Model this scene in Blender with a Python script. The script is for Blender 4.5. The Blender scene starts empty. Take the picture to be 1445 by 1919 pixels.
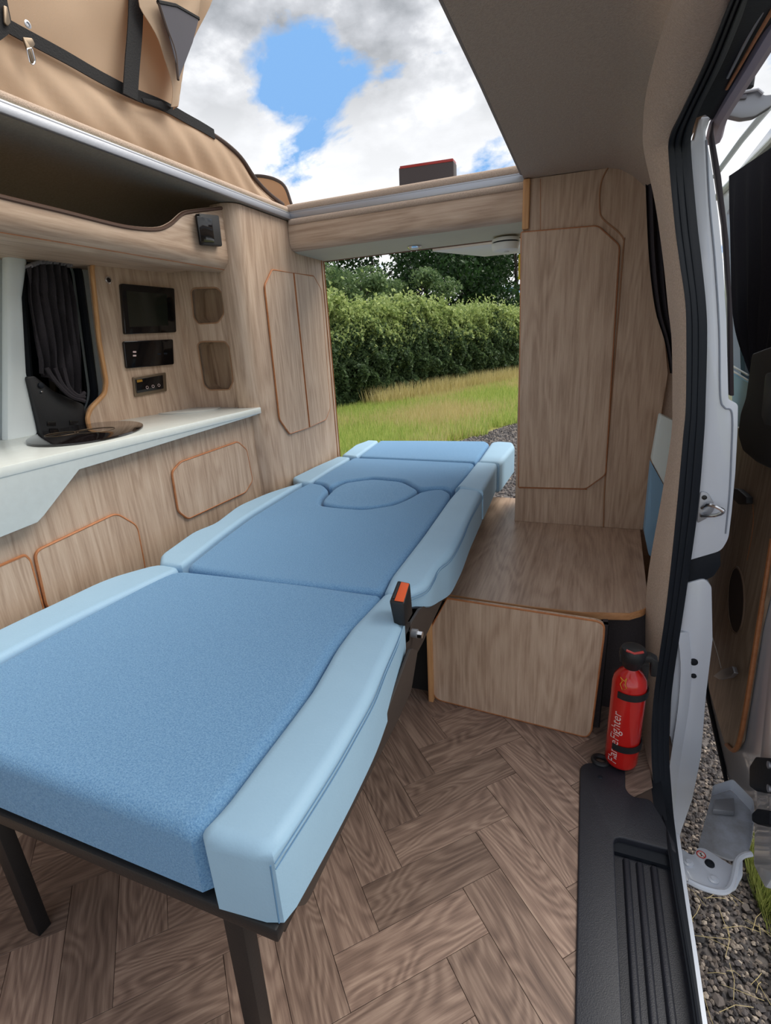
import bpy, bmesh, math, random
import numpy as np
from mathutils import Vector, Matrix
from mathutils.geometry import tessellate_polygon
random.seed(7)
RNG = np.random.default_rng(7)
S = bpy.context.scene
C = S.collection

# ------------------------------------------------------------------ camera
FPX = 950.74
_a, _b, _c = map(math.radians, (-21.946, -18.434, -3.271))
FW = Vector((math.sin(_a)*math.cos(_b), math.cos(_a)*math.cos(_b), math.sin(_b)))
_r0 = Vector((math.cos(_a), -math.sin(_a), 0)); _u0 = _r0.cross(FW)
RT = _r0*math.cos(_c) + _u0*math.sin(_c)
UP = -_r0*math.sin(_c) + _u0*math.cos(_c)
EYE = Vector((0, 0, 1.0))
cam = bpy.data.cameras.new('camera'); camo = bpy.data.objects.new('camera', cam); C.objects.link(camo)
cam.sensor_fit = 'HORIZONTAL'; cam.sensor_width = 36; cam.lens = FPX/1445*36; cam.clip_start = 0.01; cam.clip_end = 500
camo.matrix_world = Matrix(((RT.x, UP.x, -FW.x, EYE.x), (RT.y, UP.y, -FW.y, EYE.y), (RT.z, UP.z, -FW.z, EYE.z), (0, 0, 0, 1)))
S.camera = camo

# ------------------------------------------------------------------ colour / view
S.view_settings.view_transform = 'Standard'; S.view_settings.look = 'None'
S.view_settings.gamma = 1; S.view_settings.use_curve_mapping = False
S.view_settings.exposure = 0.45

# ------------------------------------------------------------------ sky
def lin(c):
    return tuple(((v/255)/12.92 if v/255 <= .04045 else ((v/255+.055)/1.055)**2.4) for v in c) + (1,)
W = bpy.data.worlds.new('sky'); S.world = W; W.use_nodes = True
nt = W.node_tree; nt.nodes.clear(); N = nt.nodes.new; L = nt.links.new
wo = N('ShaderNodeOutputWorld'); bg = N('ShaderNodeBackground'); L(bg.outputs[0], wo.inputs[0])
tc = N('ShaderNodeTexCoord')
sep = N('ShaderNodeSeparateXYZ'); L(tc.outputs['Generated'], sep.inputs[0])
# project direction on a cloud deck: (x/(z+.25), y/(z+.25))
ad = N('ShaderNodeMath'); ad.operation = 'ADD'; ad.inputs[1].default_value = .28; L(sep.outputs[2], ad.inputs[0])
mxn = N('ShaderNodeMath'); mxn.operation = 'MAXIMUM'; mxn.inputs[1].default_value = .06; L(ad.outputs[0], mxn.inputs[0])
dx = N('ShaderNodeMath'); dx.operation = 'DIVIDE'; L(sep.outputs[0], dx.inputs[0]); L(mxn.outputs[0], dx.inputs[1])
dy = N('ShaderNodeMath'); dy.operation = 'DIVIDE'; L(sep.outputs[1], dy.inputs[0]); L(mxn.outputs[0], dy.inputs[1])
cb = N('ShaderNodeCombineXYZ'); L(dx.outputs[0], cb.inputs[0]); L(dy.outputs[0], cb.inputs[1]); cb.inputs[2].default_value = 3.1
n1 = N('ShaderNodeTexNoise'); n1.inputs['Scale'].default_value = 2.3; n1.inputs['Detail'].default_value = 9; n1.inputs['Roughness'].default_value = .56; n1.inputs['Distortion'].default_value = .25
L(cb.outputs[0], n1.inputs['Vector'])
n2 = N('ShaderNodeTexNoise'); n2.inputs['Scale'].default_value = 4.2; n2.inputs['Detail'].default_value = 8; n2.inputs['Roughness'].default_value = .55
L(cb.outputs[0], n2.inputs['Vector'])
def ramp(fac, stops, interp='LINEAR', tree=None):
    t = tree or nt
    r = t.nodes.new('ShaderNodeValToRGB'); r.color_ramp.interpolation = interp
    e = r.color_ramp.elements
    while len(e) < len(stops): e.new(.5)
    for i, (p, c) in enumerate(stops): e[i].position = p; e[i].color = c
    t.links.new(fac, r.inputs[0]); return r.outputs[0]
blue = (.21, .42, .76, 1)
def blob(d, c0, c1):
    d = Vector(d).normalized(); nv = N('ShaderNodeVectorMath'); nv.operation = 'DOT_PRODUCT'; L(tc.outputs['Generated'], nv.inputs[0]); nv.inputs[1].default_value = d
    r = N('ShaderNodeMapRange'); r.interpolation_type = 'SMOOTHSTEP'; r.inputs[1].default_value = c0; r.inputs[2].default_value = c1; L(nv.outputs['Value'], r.inputs[0]); return r.outputs[0]
def ray(px, py): return FW + RT*((px-722.5)/FPX) - UP*((py-959.5)/FPX)
msum = n1.outputs[0]
for q_, c0_, k_ in (((580, 222), .994, .045), ((740, 272), .997, .075)):
    mm = N('ShaderNodeMath'); mm.operation = 'MULTIPLY_ADD'; mm.inputs[1].default_value = -k_; L(blob(ray(*q_), c0_, 1), mm.inputs[0]); L(msum, mm.inputs[2]); msum = mm.outputs[0]
cloudmask = ramp(msum, [(.37, (0, 0, 0, 1)), (.43, (1, 1, 1, 1))])
shade = ramp(n2.outputs[0], [(.36, (.95, .96, .98, 1)), (.47, (.52, .54, .58, 1)), (.60, (.26, .28, .31, 1))])
# low clouds nearer the horizon are brighter than the deck overhead
hz = ramp(sep.outputs[2], [(.10, (1, 1, 1, 1)), (.31, (.7, .7, .7, 1)), (.42, (.10, .10, .10, 1)), (.85, (.15, .15, .15, 1))])
m1 = N('ShaderNodeMix'); m1.data_type = 'RGBA'; L(hz, m1.inputs[0]); L(shade, m1.inputs[6]); m1.inputs[7].default_value = (.93, .94, .96, 1)
m2 = N('ShaderNodeMix'); m2.data_type = 'RGBA'; L(cloudmask, m2.inputs[0]); m2.inputs[6].default_value = blue; L(m1.outputs[2], m2.inputs[7])
L(m2.outputs[2], bg.inputs[0]); bg.inputs[1].default_value = 0.88
sun = bpy.data.lights.new('sun', 'SUN'); sun.energy = 3.0; sun.angle = math.radians(50); sun.color = (1, .95, .86)
suno = bpy.data.objects.new('sun', sun); C.objects.link(suno)
suno.rotation_euler = Vector((-.50, -.42, -.9)).to_track_quat('-Z', 'Y').to_euler()

# ------------------------------------------------------------------ helpers
def ray(px, py): return FW + RT*((px-722.5)/FPX) - UP*((py-959.5)/FPX)
def P(px, py, **k):
    """a point of a real plane x=, y= or z= seen at that pixel of the photograph"""
    ax, v = list(k.items())[0]; i = 'xyz'.index(ax); d = ray(px, py)
    return EYE + d*((v-EYE[i])/d[i])
def PP(pts, **k): return [P(a, b, **k) for a, b in pts]
def wpos(o):
    v = Vector((0, 0, 0))
    while o is not None: v += Vector(o['_b']) if '_b' in o else o.location; o = o.parent
    return v
BASE = {}
def base(o): return BASE.get(o.name, Vector((0, 0, 0))) if o else None
def tag(o, label=None, cat=None, group=None, kind=None):
    if label: o['label'] = label
    if cat: o['category'] = cat
    if group: o['group'] = group
    if kind: o['kind'] = kind
    return o
def thing(name, loc, label, cat, group=None):
    o = bpy.data.objects.new(name, None); C.objects.link(o); o.location = loc; o.empty_display_size = .05
    BASE[o.name] = Vector(loc); return tag(o, label, cat, group)
def mk(name, V, F, m, parent=None, bevel=0, smooth=True, seg=2, ang=35, tagd=None):
    """link ONE mesh object from world coordinates"""
    V = [Vector(v) for v in V]
    if parent is not None: b = base(parent)
    else:
        xs = [v.x for v in V]; ys = [v.y for v in V]; zs = [v.z for v in V]
        b = Vector(((min(xs)+max(xs))/2, (min(ys)+max(ys))/2, min(zs)))
    me = bpy.data.meshes.new(name)
    me.from_pydata([tuple(v-b) for v in V], [], F)
    bm = bmesh.new(); bm.from_mesh(me)
    bmesh.ops.recalc_face_normals(bm, faces=bm.faces[:])
    if bevel > 0:
        ed = [e for e in bm.edges if len(e.link_faces) == 2 and e.calc_face_angle(0) > math.radians(ang)]
        if ed: bmesh.ops.bevel(bm, geom=ed, offset=bevel, offset_type='OFFSET', segments=seg, profile=.5, affect='EDGES', clamp_overlap=True)
    bm.to_mesh(me); bm.free()
    if smooth:
        me.polygons.foreach_set('use_smooth', [True]*len(me.polygons)); me.set_sharp_from_angle(angle=math.radians(42))
    me.materials.append(m)
    o = bpy.data.objects.new(name, me); C.objects.link(o)
    BASE[o.name] = b
    if parent is not None: o.parent = parent
    else: o.location = b
    if tagd: tag(o, *tagd)
    return o
class MB:
    def __init__(s): s.V = []; s.F = []
    def add(s, V, F):
        n = len(s.V); s.V += [Vector(v) for v in V]; s.F += [[i+n for i in f] for f in F]; return s
    def box(s, x0, x1, y0, y1, z0, z1):
        return s.add([(x, y, z) for z in (z0, z1) for x, y in ((x0, y0), (x1, y0), (x1, y1), (x0, y1))],
                     [[0, 3, 2, 1], [4, 5, 6, 7], [0, 1, 5, 4], [1, 2, 6, 5], [2, 3, 7, 6], [3, 0, 4, 7]])
    def prism(s, pts, n, t, off=0):
        n = Vector(n); pts = [Vector(p)+n*off for p in pts]; k = len(pts)
        return s.add(pts+[p+n*t for p in pts], [list(range(k))[::-1], list(range(k, 2*k))]+[[i, (i+1) % k, k+(i+1) % k, k+i] for i in range(k)])
    def holed(s, loops, n, t, off=0):
        """slab with holes: loops[0] outer, others holes (3D, coplanar)"""
        n = Vector(n); ls = [[Vector(p)+n*off for p in l] for l in loops]
        tr = tessellate_polygon(ls); fl = [p for l in ls for p in l]; k = len(fl)
        V = fl+[p+n*t for p in fl]; F = [list(a) for a in tr]+[[a+k for a in b][::-1] for b in tr]
        st = 0
        for l in ls:
            m = len(l); F += [[st+i, st+(i+1) % m, k+st+(i+1) % m, k+st+i] for i in range(m)]; st += m
        return s.add(V, F)
    def tube(s, pts, r, sides=8, closed=False, caps=True, flat=None):
        pts = [Vector(p) for p in pts]; n = len(pts); rr = r if isinstance(r, (list, tuple)) else [r]*n
        T = []
        for i in range(n):
            a = pts[(i-1) % n] if (closed or i > 0) else pts[i]; b = pts[(i+1) % n] if (closed or i < n-1) else pts[i]
            d = (b-a); T.append(d.normalized() if d.length > 1e-9 else Vector((0, 0, 1)))
        up = Vector((0, 0, 1)) if abs(T[0].z) < .9 else Vector((1, 0, 0))
        u = (up-T[0]*up.dot(T[0])).normalized(); V = []
        for i in range(n):
            u = (u-T[i]*u.dot(T[i])).normalized(); w = T[i].cross(u)
            for k in range(sides):
                a = 2*math.pi*k/sides; V.append(pts[i]+(u*math.cos(a)+w*math.sin(a))*rr[i])
        F = []
        for i in range(n if closed else n-1):
            j = (i+1) % n
            for k in range(sides): F.append([i*sides+k, i*sides+(k+1) % sides, j*sides+(k+1) % sides, j*sides+k])
        if caps and not closed: F += [list(range(sides))[::-1], [(n-1)*sides+k for k in range(sides)]]
        return s.add(V, F)
    def lathe(s, prof, o=(0, 0, 0), ax=(0, 0, 1), n=28):
        ax = Vector(ax).normalized(); o = Vector(o); up = Vector((1, 0, 0)) if abs(ax.x) < .9 else Vector((0, 1, 0))
        u = (up-ax*up.dot(ax)).normalized(); w = ax.cross(u); V = []
        for r, h in prof:
            for k in range(n):
                a = 2*math.pi*k/n; V.append(o+ax*h+(u*math.cos(a)+w*math.sin(a))*max(r, 1e-5))
        F = [[i*n+k, i*n+(k+1) % n, (i+1)*n+(k+1) % n, (i+1)*n+k] for i in range(len(prof)-1) for k in range(n)]
        F += [list(range(n))[::-1], [(len(prof)-1)*n+k for k in range(n)]]
        return s.add(V, F)
    def grid(s, rows):
        """open sheet from rows of points"""
        m = len(rows[0]); V = [p for r in rows for p in r]
        return s.add(V, [[i*m+j, i*m+j+1, (i+1)*m+j+1, (i+1)*m+j] for i in range(len(rows)-1) for j in range(m-1)])
    def sheet(s, rows, n, t):
        """closed sheet with thickness t towards n (vector or function of i,j)"""
        m = len(rows[0]); k = len(rows); n = Vector(n)
        A = [Vector(p) for r in rows for p in r]; B = [p+n*t for p in A]; q = len(A)
        F = []
        for i in range(k-1):
            for j in range(m-1):
                f = [i*m+j, i*m+j+1, (i+1)*m+j+1, (i+1)*m+j]; F += [f, [a+q for a in f][::-1]]
        rim = [j for j in range(m)]+[i*m+m-1 for i in range(1, k)]+[(k-1)*m+j for j in range(m-2, -1, -1)]+[i*m for i in range(k-2, 0, -1)]
        for a, b in zip(rim, rim[1:]+rim[:1]): F.append([a, b, b+q, a+q])
        return s.add(A+B, F)
    def put(s, name, m, parent=None, bevel=0, **k): return mk(name, s.V, s.F, m, parent, bevel, **k)
def fil(pts, r, seg=4, closed=True):
    """round the corners of a polygon / polyline; r a number or one per corner"""
    pts = [Vector(p) for p in pts]; n = len(pts); out = []
    for i, p in enumerate(pts):
        if not closed and i in (0, n-1): out.append(p); continue
        rr = r[i] if isinstance(r, (list, tuple)) else r
        if rr <= 0: out.append(p); continue
        a = pts[i-1]-p; b = pts[(i+1) % n]-p
        A = p+a.normalized()*min(rr, a.length*.48); B = p+b.normalized()*min(rr, b.length*.48)
        for k in range(seg+1):
            t = k/seg; out.append(A*(1-t)**2+p*2*t*(1-t)+B*t*t)
    return out
def cr(pts, n=5, closed=False):
    """smooth curve through points"""
    pts = [Vector(p) for p in pts]; m = len(pts); out = []
    for i in range(m if closed else m-1):
        p0 = pts[i-1] if (closed or i > 0) else pts[0]*2-pts[1]; p1 = pts[i]; p2 = pts[(i+1) % m]
        p3 = pts[(i+2) % m] if (closed or i+2 < m) else p2*2-p1
        for k in range(n):
            t = k/n; out.append(.5*((2*p1)+(p2-p0)*t+(2*p0-5*p1+4*p2-p3)*t*t+(3*p1-p0-3*p2+p3)*t**3))
    if not closed: out.append(pts[-1])
    return out
def resamp(pts, n):
    pts = [Vector(p) for p in pts]; d = [0]
    for a, b in zip(pts, pts[1:]): d.append(d[-1]+(b-a).length)
    out = []; j = 0
    for i in range(n):
        t = d[-1]*i/(n-1)
        while j < len(d)-2 and d[j+1] < t: j += 1
        f = (t-d[j])/max(d[j+1]-d[j], 1e-9); out.append(pts[j].lerp(pts[j+1], min(1, max(0, f))))
    return out

# ------------------------------------------------------------------ materials
MATS = {}
def pbr(name, col, rough=.5, metal=0, noise=None, bump=None, spec=.5, coat=0, trans=None, sheen=0):
    """col sRGB 0-255; noise=(scale, col2, amount); bump=(scale, strength)"""
    m = bpy.data.materials.new(name); m.use_nodes = True; t = m.node_tree; b = t.nodes['Principled BSDF']
    b.inputs['Base Color'].default_value = lin(col); b.inputs['Roughness'].default_value = rough; b.inputs['Metallic'].default_value = metal
    b.inputs['Specular IOR Level'].default_value = spec; b.inputs['Coat Weight'].default_value = coat
    if sheen: b.inputs['Sheen Weight'].default_value = sheen
    tcn = t.nodes.new('ShaderNodeTexCoord')
    if noise:
        n = t.nodes.new('ShaderNodeTexNoise'); n.inputs['Scale'].default_value = noise[0]; n.inputs['Detail'].default_value = 5; n.inputs['Roughness'].default_value = .65
        t.links.new(tcn.outputs['Object'], n.inputs['Vector'])
        w = noise[2] if len(noise) > 2 else .2
        o = ramp(n.outputs[0], [(.5-w, lin(noise[1])), (.5+w, lin(col))], tree=t); t.links.new(o, b.inputs['Base Color'])
    if bump:
        n = t.nodes.new('ShaderNodeTexNoise'); n.inputs['Scale'].default_value = bump[0]; n.inputs['Detail'].default_value = 3
        t.links.new(tcn.outputs['Object'], n.inputs['Vector'])
        bp = t.nodes.new('ShaderNodeBump'); bp.inputs['Strength'].default_value = bump[1]; bp.inputs['Distance'].default_value = .004
        t.links.new(n.outputs[0], bp.inputs['Height']); t.links.new(bp.outputs[0], b.inputs['Normal'])
    MATS[name] = m; return m
def wood(name, light, mid, dark, axis='z', rough=.5, knots=.5, sc=1.0, rand=False, var=0.0, fig=(9, 1.3), rings=60):
    m = bpy.data.materials.new(name); m.use_nodes = True; t = m.node_tree; b = t.nodes['Principled BSDF']; K = t.nodes.new; J = t.links.new
    tcn = K('ShaderNodeTexCoord'); src = tcn.outputs['Object']
    if rand:
        oi = K('ShaderNodeObjectInfo'); mu = K('ShaderNodeVectorMath'); mu.operation = 'SCALE'
        cbn = K('ShaderNodeCombineXYZ'); cbn.inputs[0].default_value = 37; cbn.inputs[1].default_value = 91; cbn.inputs[2].default_value = 53
        J(cbn.outputs[0], mu.inputs[0]); J(oi.outputs['Random'], mu.inputs['Scale'])
        av = K('ShaderNodeVectorMath'); J(src, av.inputs[0]); J(mu.outputs[0], av.inputs[1]); src = av.outputs[0]
    def mapped(across, along):
        mp = K('ShaderNodeMapping'); s = [across*sc]*3; s['xyz'.index(axis)] = along*sc; mp.inputs['Scale'].default_value = s; J(src, mp.inputs[0]); return mp.outputs[0]
    big = K('ShaderNodeTexNoise'); big.inputs['Scale'].default_value = 1; big.inputs['Detail'].default_value = 2; big.inputs['Distortion'].default_value = .4; J(mapped(*fig), big.inputs['Vector'])
    # cathedral rings from the iso-lines of the slow noise
    mul = K('ShaderNodeMath'); mul.operation = 'MULTIPLY'; mul.inputs[1].default_value = rings; J(big.outputs[0], mul.inputs[0])
    fr = K('ShaderNodeMath'); fr.operation = 'SINE'; J(mul.outputs[0], fr.inputs[0])
    mr = K('ShaderNodeMapRange'); mr.inputs[1].default_value = -1; mr.inputs[2].default_value = 1; J(fr.outputs[0], mr.inputs[0])
    fine = K('ShaderNodeTexNoise'); fine.inputs['Scale'].default_value = 1; fine.inputs['Detail'].default_value = 6; fine.inputs['Roughness'].default_value = .7; J(mapped(150, 7), fine.inputs['Vector'])
    streak = K('ShaderNodeTexNoise'); streak.inputs['Scale'].default_value = 1; streak.inputs['Detail'].default_value = 4; J(mapped(38, 1.2), streak.inputs['Vector'])
    a1 = K('ShaderNodeMath'); a1.operation = 'MULTIPLY'; a1.inputs[1].default_value = .22*knots; J(mr.outputs[0], a1.inputs[0])
    a2 = K('ShaderNodeMath'); a2.operation = 'MULTIPLY_ADD'; a2.inputs[1].default_value = .62; J(fine.outputs[0], a2.inputs[0]); J(a1.outputs[0], a2.inputs[2])
    a3 = K('ShaderNodeMath'); a3.operation = 'MULTIPLY_ADD'; a3.inputs[1].default_value = .28; J(streak.outputs[0], a3.inputs[0]); J(a2.outputs[0], a3.inputs[2])
    c = .45+.11*knots
    col = ramp(a3.outputs[0], [(c-.2, lin(dark)), (c, lin(mid)), (c+.18, lin(light))], tree=t)
    if var:
        oi2 = K('ShaderNodeObjectInfo'); hs = K('ShaderNodeHueSaturation'); mr2 = K('ShaderNodeMapRange'); mr2.inputs[3].default_value = 1-var; mr2.inputs[4].default_value = 1+var
        J(oi2.outputs['Random'], mr2.inputs[0]); J(mr2.outputs[0], hs.inputs['Value']); J(col, hs.inputs['Color']); col = hs.outputs[0]
    J(col, b.inputs['Base Color']); b.inputs['Roughness'].default_value = rough; b.inputs['Specular IOR Level'].default_value = .35
    bp = K('ShaderNodeBump'); bp.inputs['Strength'].default_value = .25; bp.inputs['Distance'].default_value = .0015; J(a3.outputs[0], bp.inputs['Height']); J(bp.outputs[0], b.inputs['Normal'])
    MATS[name] = m; return m
OAK_L, OAK_M, OAK_D = (206, 182, 160), (187, 161, 139), (156, 129, 108)
w_z = wood('oak_laminate_upright', OAK_L, OAK_M, OAK_D, 'z')
w_y = wood('oak_laminate_lengthwise', OAK_L, OAK_M, OAK_D, 'y')
w_x = wood('oak_laminate_crosswise', OAK_L, OAK_M, OAK_D, 'x')
w_bench = wood('oak_laminate_bench', (200, 175, 154), (180, 154, 134), (146, 120, 102), 'y', rough=.38)
w_floor = wood('vinyl_plank', (172, 148, 132), (140, 117, 104), (98, 80, 72), 'x', rough=.45, sc=1.15, knots=.6, fig=(7, 1.8), rings=150, rand=True, var=.2)
edge = pbr('orange_beech_edging', (186, 122, 76), .5, noise=(60, (160, 98, 58)))
edge_l = wood('beech_edging', (214, 168, 120), (198, 148, 100), (172, 120, 78), 'z', knots=.2)
carpet = pbr('beige_van_carpet', (208, 186, 168), .95, noise=(260, (178, 157, 141), .25), bump=(500, .6), spec=.1)
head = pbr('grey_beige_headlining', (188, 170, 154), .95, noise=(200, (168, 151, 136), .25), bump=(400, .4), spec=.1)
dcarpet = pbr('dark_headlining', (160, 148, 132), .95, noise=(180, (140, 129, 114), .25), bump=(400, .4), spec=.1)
alu = pbr('brushed_aluminium', (176, 178, 184), .5, 1, bump=(200, .05))
chrome = pbr('chrome', (220, 222, 226), .15, 1)
fabric = pbr('blue_woven_fabric', (138, 180, 214), .95, noise=(420, (84, 132, 180), .22), bump=(700, .5), spec=.15, sheen=.15)
vinyl = pbr('pale_blue_vinyl', (160, 194, 218), .55, noise=(7, (152, 186, 211), .3), bump=(260, .08), spec=.35)
thread = pbr('blue_thread', (92, 132, 168), .8)
black = pbr('black_steel', (24, 24, 26), .45, bump=(300, .1))
brown = pbr('dark_bracket_steel', (62, 54, 50), .5)
rubber = pbr('black_rubber', (24, 29, 37), .65, spec=.3, bump=(120, .1))
plastic = pbr('black_plastic', (24, 25, 28), .5, bump=(400, .15))
gloss = pbr('gloss_black', (14, 14, 16), .08, spec=.6)
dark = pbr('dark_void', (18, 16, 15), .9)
tray = pbr('grained_black_plastic', (38, 40, 49), .5, noise=(30, (33, 35, 43), .3), bump=(600, .25))
white = pbr('white_solid_surface', (214, 219, 215), .18, noise=(50, (206, 210, 206), .3), spec=.5)
paint = pbr('white_car_paint', (222, 228, 238), .22, coat=.6, noise=(5, (214, 220, 231), .3))
wplas = pbr('white_plastic', (232, 232, 226), .4)
hobm = pbr('hob_glass', (22, 17, 17), .06, spec=.7)
orange = pbr('orange_button', (226, 92, 40), .45)
redb = pbr('red_lens', (150, 40, 34), .3)
redp = pbr('red_enamel', (196, 28, 22), .22, coat=.5)
goldm = pbr('gold_print', (214, 160, 40), .5); silv = pbr('silver_print', (228, 200, 196), .5)
curt = pbr('charcoal_curtain', (66, 62, 66), .95, noise=(300, (54, 51, 55), .3), bump=(400, .3), spec=.05)
curtd = pbr('black_curtain', (34, 34, 40), .95, noise=(200, (28, 28, 34), .3), bump=(400, .3), spec=.05)
cream = pbr('cream_vinyl_lining', (200, 193, 172), .6, noise=(8, (192, 185, 164), .3), bump=(120, .1))
yellow = pbr('yellow_tag', (226, 206, 36), .5)
screen = pbr('dark_screen', (32, 36, 30), .12, spec=.5)
bronze = pbr('bronze_frame', (120, 104, 86), .35, .6)
def translucent(name, col, tcol, mixf, noise=True, alpha=None):
    m = bpy.data.materials.new(name); m.use_nodes = True; t = m.node_tree; b = t.nodes['Principled BSDF']; out = t.nodes['Material Output']
    b.inputs['Base Color'].default_value = lin(col); b.inputs['Roughness'].default_value = .8
    tr = t.nodes.new('ShaderNodeBsdfTranslucent'); tr.inputs[0].default_value = lin(tcol)
    mx = t.nodes.new('ShaderNodeMixShader'); mx.inputs[0].default_value = mixf
    t.links.new(b.outputs[0], mx.inputs[1]); t.links.new(tr.outputs[0], mx.inputs[2]); t.links.new(mx.outputs[0], out.inputs[0])
    if noise:
        tcn = t.nodes.new('ShaderNodeTexCoord'); n = t.nodes.new('ShaderNodeTexNoise'); n.inputs['Scale'].default_value = 500
        t.links.new(tcn.outputs['Object'], n.inputs['Vector']); bp = t.nodes.new('ShaderNodeBump'); bp.inputs['Strength'].default_value = .2; bp.inputs['Distance'].default_value = .002
        t.links.new(n.outputs[0], bp.inputs['Height']); t.links.new(bp.outputs[0], b.inputs['Normal'])
    return m
canvas = translucent('tan_canvas', (206, 184, 158), (226, 176, 122), .36)
mesh_m = translucent('grey_mesh', (120, 118, 126), (150, 148, 160), .5)
def glassm(name, tint=(210, 226, 232)):
    m = bpy.data.materials.new(name); m.use_nodes = True; t = m.node_tree; t.nodes.clear()
    out = t.nodes.new('ShaderNodeOutputMaterial'); tr = t.nodes.new('ShaderNodeBsdfTransparent'); tr.inputs[0].default_value = lin(tint)
    gl = t.nodes.new('ShaderNodeBsdfGlossy'); gl.inputs['Roughness'].default_value = .03
    lw = t.nodes.new('ShaderNodeLayerWeight'); lw.inputs[0].default_value = .25
    mx = t.nodes.new('ShaderNodeMixShader'); t.links.new(lw.outputs['Fresnel'], mx.inputs[0]); t.links.new(tr.outputs[0], mx.inputs[1]); t.links.new(gl.outputs[0], mx.inputs[2]); t.links.new(mx.outputs[0], out.inputs[0])
    return m
glass = glassm('tinted_glass', (190, 212, 220)); dglass = glassm('privacy_glass', (34, 38, 40))

XN, YN, ZN = Vector((1, 0, 0)), Vector((0, 1, 0)), Vector((0, 0, 1))
def struct(name, mb, m, bevel=0, parent=None, **k):
    o = mb.put(name, m, parent, bevel, **k)
    if parent is None: o['kind'] = 'structure'
    return o

# ================================================================== THE VAN: SHELL
CZ = 1.462          # height of the roof opening rim
XC = -1.08          # inner face of the tall left cupboard
XK = -1.115         # front of the kitchen
YB = 1.87           # plane of the rear beam and of the wardrobe front
BH = .328           # bench height
# floor: base board + herringbone planks
fl = struct('floor', MB().box(-1.56, .104, -.25, 2.2, -.05, -.004).box(.104, .198, .9, 2.2, -.05, -.004).box(.198, .26, 1.2, 2.2, -.05, -.004), pbr('floor_joint', (78, 63, 55), .8))
PW, PL = .0872, .2616
def plank_mesh():
    mb = MB(); g = .0004
    mb.box(g, PL-g, g, PW-g, -.003, 0)
    o = mb.put('plank', w_floor, fl, .0004, seg=1); return o
p0 = plank_mesh(); pm = p0.data
for v in pm.vertices: v.co += BASE['floor']      # own coordinates for the shared plank mesh
org = Vector((-.284, .684, 0)); U = Vector((1, 1, 0)).normalized(); Vv = Vector((-1, 1, 0)).normalized()
first = True
def clip_ok(cx, cy): return -1.24 < cx < .26 and -.22 < cy < 1.45
for iu in range(-22, 23):
    for iv in range(-22, 23):
        t = (iu-iv) % 6
        if t == 0: o = org+U*iu*PW+Vv*iv*PW; rz = math.radians(45); c = o+U*PL/2
        elif t == 3: o = org+U*iu*PW+Vv*(iv+1)*PW; rz = math.radians(-45); c = o-Vv*PL/2
        else: continue
        if not clip_ok(c.x, c.y): continue
        if first: q = p0; first = False
        else: q = bpy.data.objects.new('plank', pm); C.objects.link(q); q.parent = fl
        q.location = o-BASE['floor']; q.rotation_euler = (0, 0, rz)
        if c.x > -.03:      # sawn off along the sill tray
            M_ = Matrix.Translation(o) @ Matrix.Rotation(rz, 4, 'Z'); bm = bmesh.new(); bm.from_mesh(pm); bm.transform(M_); lim = .102 if c.y < 1.0 else .20
            bmesh.ops.bisect_plane(bm, geom=bm.verts[:]+bm.edges[:]+bm.faces[:], plane_co=(lim, 0, 0), plane_no=(1, 0, 0), clear_outer=True)
            if len(bm.verts) < 4: bm.free(); C.objects.unlink(q); bpy.data.objects.remove(q); continue
            bm.transform(M_.inverted()); me_ = bpy.data.meshes.new('plank'); bm.to_mesh(me_); bm.free(); me_.materials.append(w_floor); q.data = me_

# ceiling, right of the roof opening: flat, then rolling down to the wall top
rows = []
prof = [(-.225, CZ-.004), (-.15, CZ-.004), (-.05, CZ-.006), (.02, CZ-.010), (.05, CZ-.018), (.075, CZ-.034), (.092, CZ-.058)]
edge_x = lambda y: -.225 - .01*max(0, (1.2-y))
for y in [-.6, -.2, .2, .5, .7, .9, 1.05, 1.2, 1.4, 1.6, YB+.02, 2.1]:
    r = []
    for i, (x, z) in enumerate(prof):
        drop = max(0, 1.15-y)*.02
        if y > 1.1 and i > 4: x, z = ((.085, CZ-.04), (.16, CZ-.11))[i-5]
        r.append(Vector((edge_x(y) if i == 0 else x, y, z-drop*(1 if i > 2 else 0))))
    rows.append(r)
ceil = struct('ceiling', MB().sheet(rows, (.15, 0, 1), .035), head)
mb = MB(); rim = [Vector((edge_x(y)-.004, y, CZ+.012)) for y in (-.6, 0, .6, 1.2, YB-.02)]
struct('rim_trim', mb.tube(rim, .009, 8), pbr('grey_piping', (128, 118, 112), .8), parent=ceil)
# ceiling, left of the opening
XR = -1.07
rows = [[Vector((x, y, z)) for x, z in ((XR+.0, CZ-.012), (-1.12, CZ-.012), (-1.2, CZ-.016), (-1.3, CZ-.04), (-1.42, CZ-.09), (-1.5, CZ-.16))] for y in (-.6, 0, .6, 1.2, 1.53, 1.9)]
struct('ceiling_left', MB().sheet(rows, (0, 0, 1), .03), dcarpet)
# left rail and rear rail of the roof opening
rail = thing('roof_opening_rail', (XR, YB, CZ), 'silver aluminium rail with carpeted rim framing left and rear of roof opening', 'rail')
mb = MB(); mb.box(XR-.002, XR+.008, -.6, YB+.004, CZ-.012, CZ+.006).box(XR-.006, XR+.004, -.6, YB+.004, CZ+.006, CZ+.013); mb.put('side_rail', alu, rail, .002)
mb = MB(); mb.box(XR, -.225, YB-.004, YB+.006, CZ-.010, CZ+.010).box(XR, -.225, YB, YB+.01, CZ+.010, CZ+.016); mb.put('rear_rail', alu, rail, .002)
mb = MB(); mb.tube([(XR-.012, y, CZ+.022) for y in np.linspace(-.6, YB+.01, 12)], .012, 10); mb.put('carpet_rim', carpet, rail)
mb = MB(); mb.tube([(x, YB+.014, CZ+.026) for x in np.linspace(XR-.01, -.22, 12)], .015, 10); mb.put('carpet_rim', carpet, rail)
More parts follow.
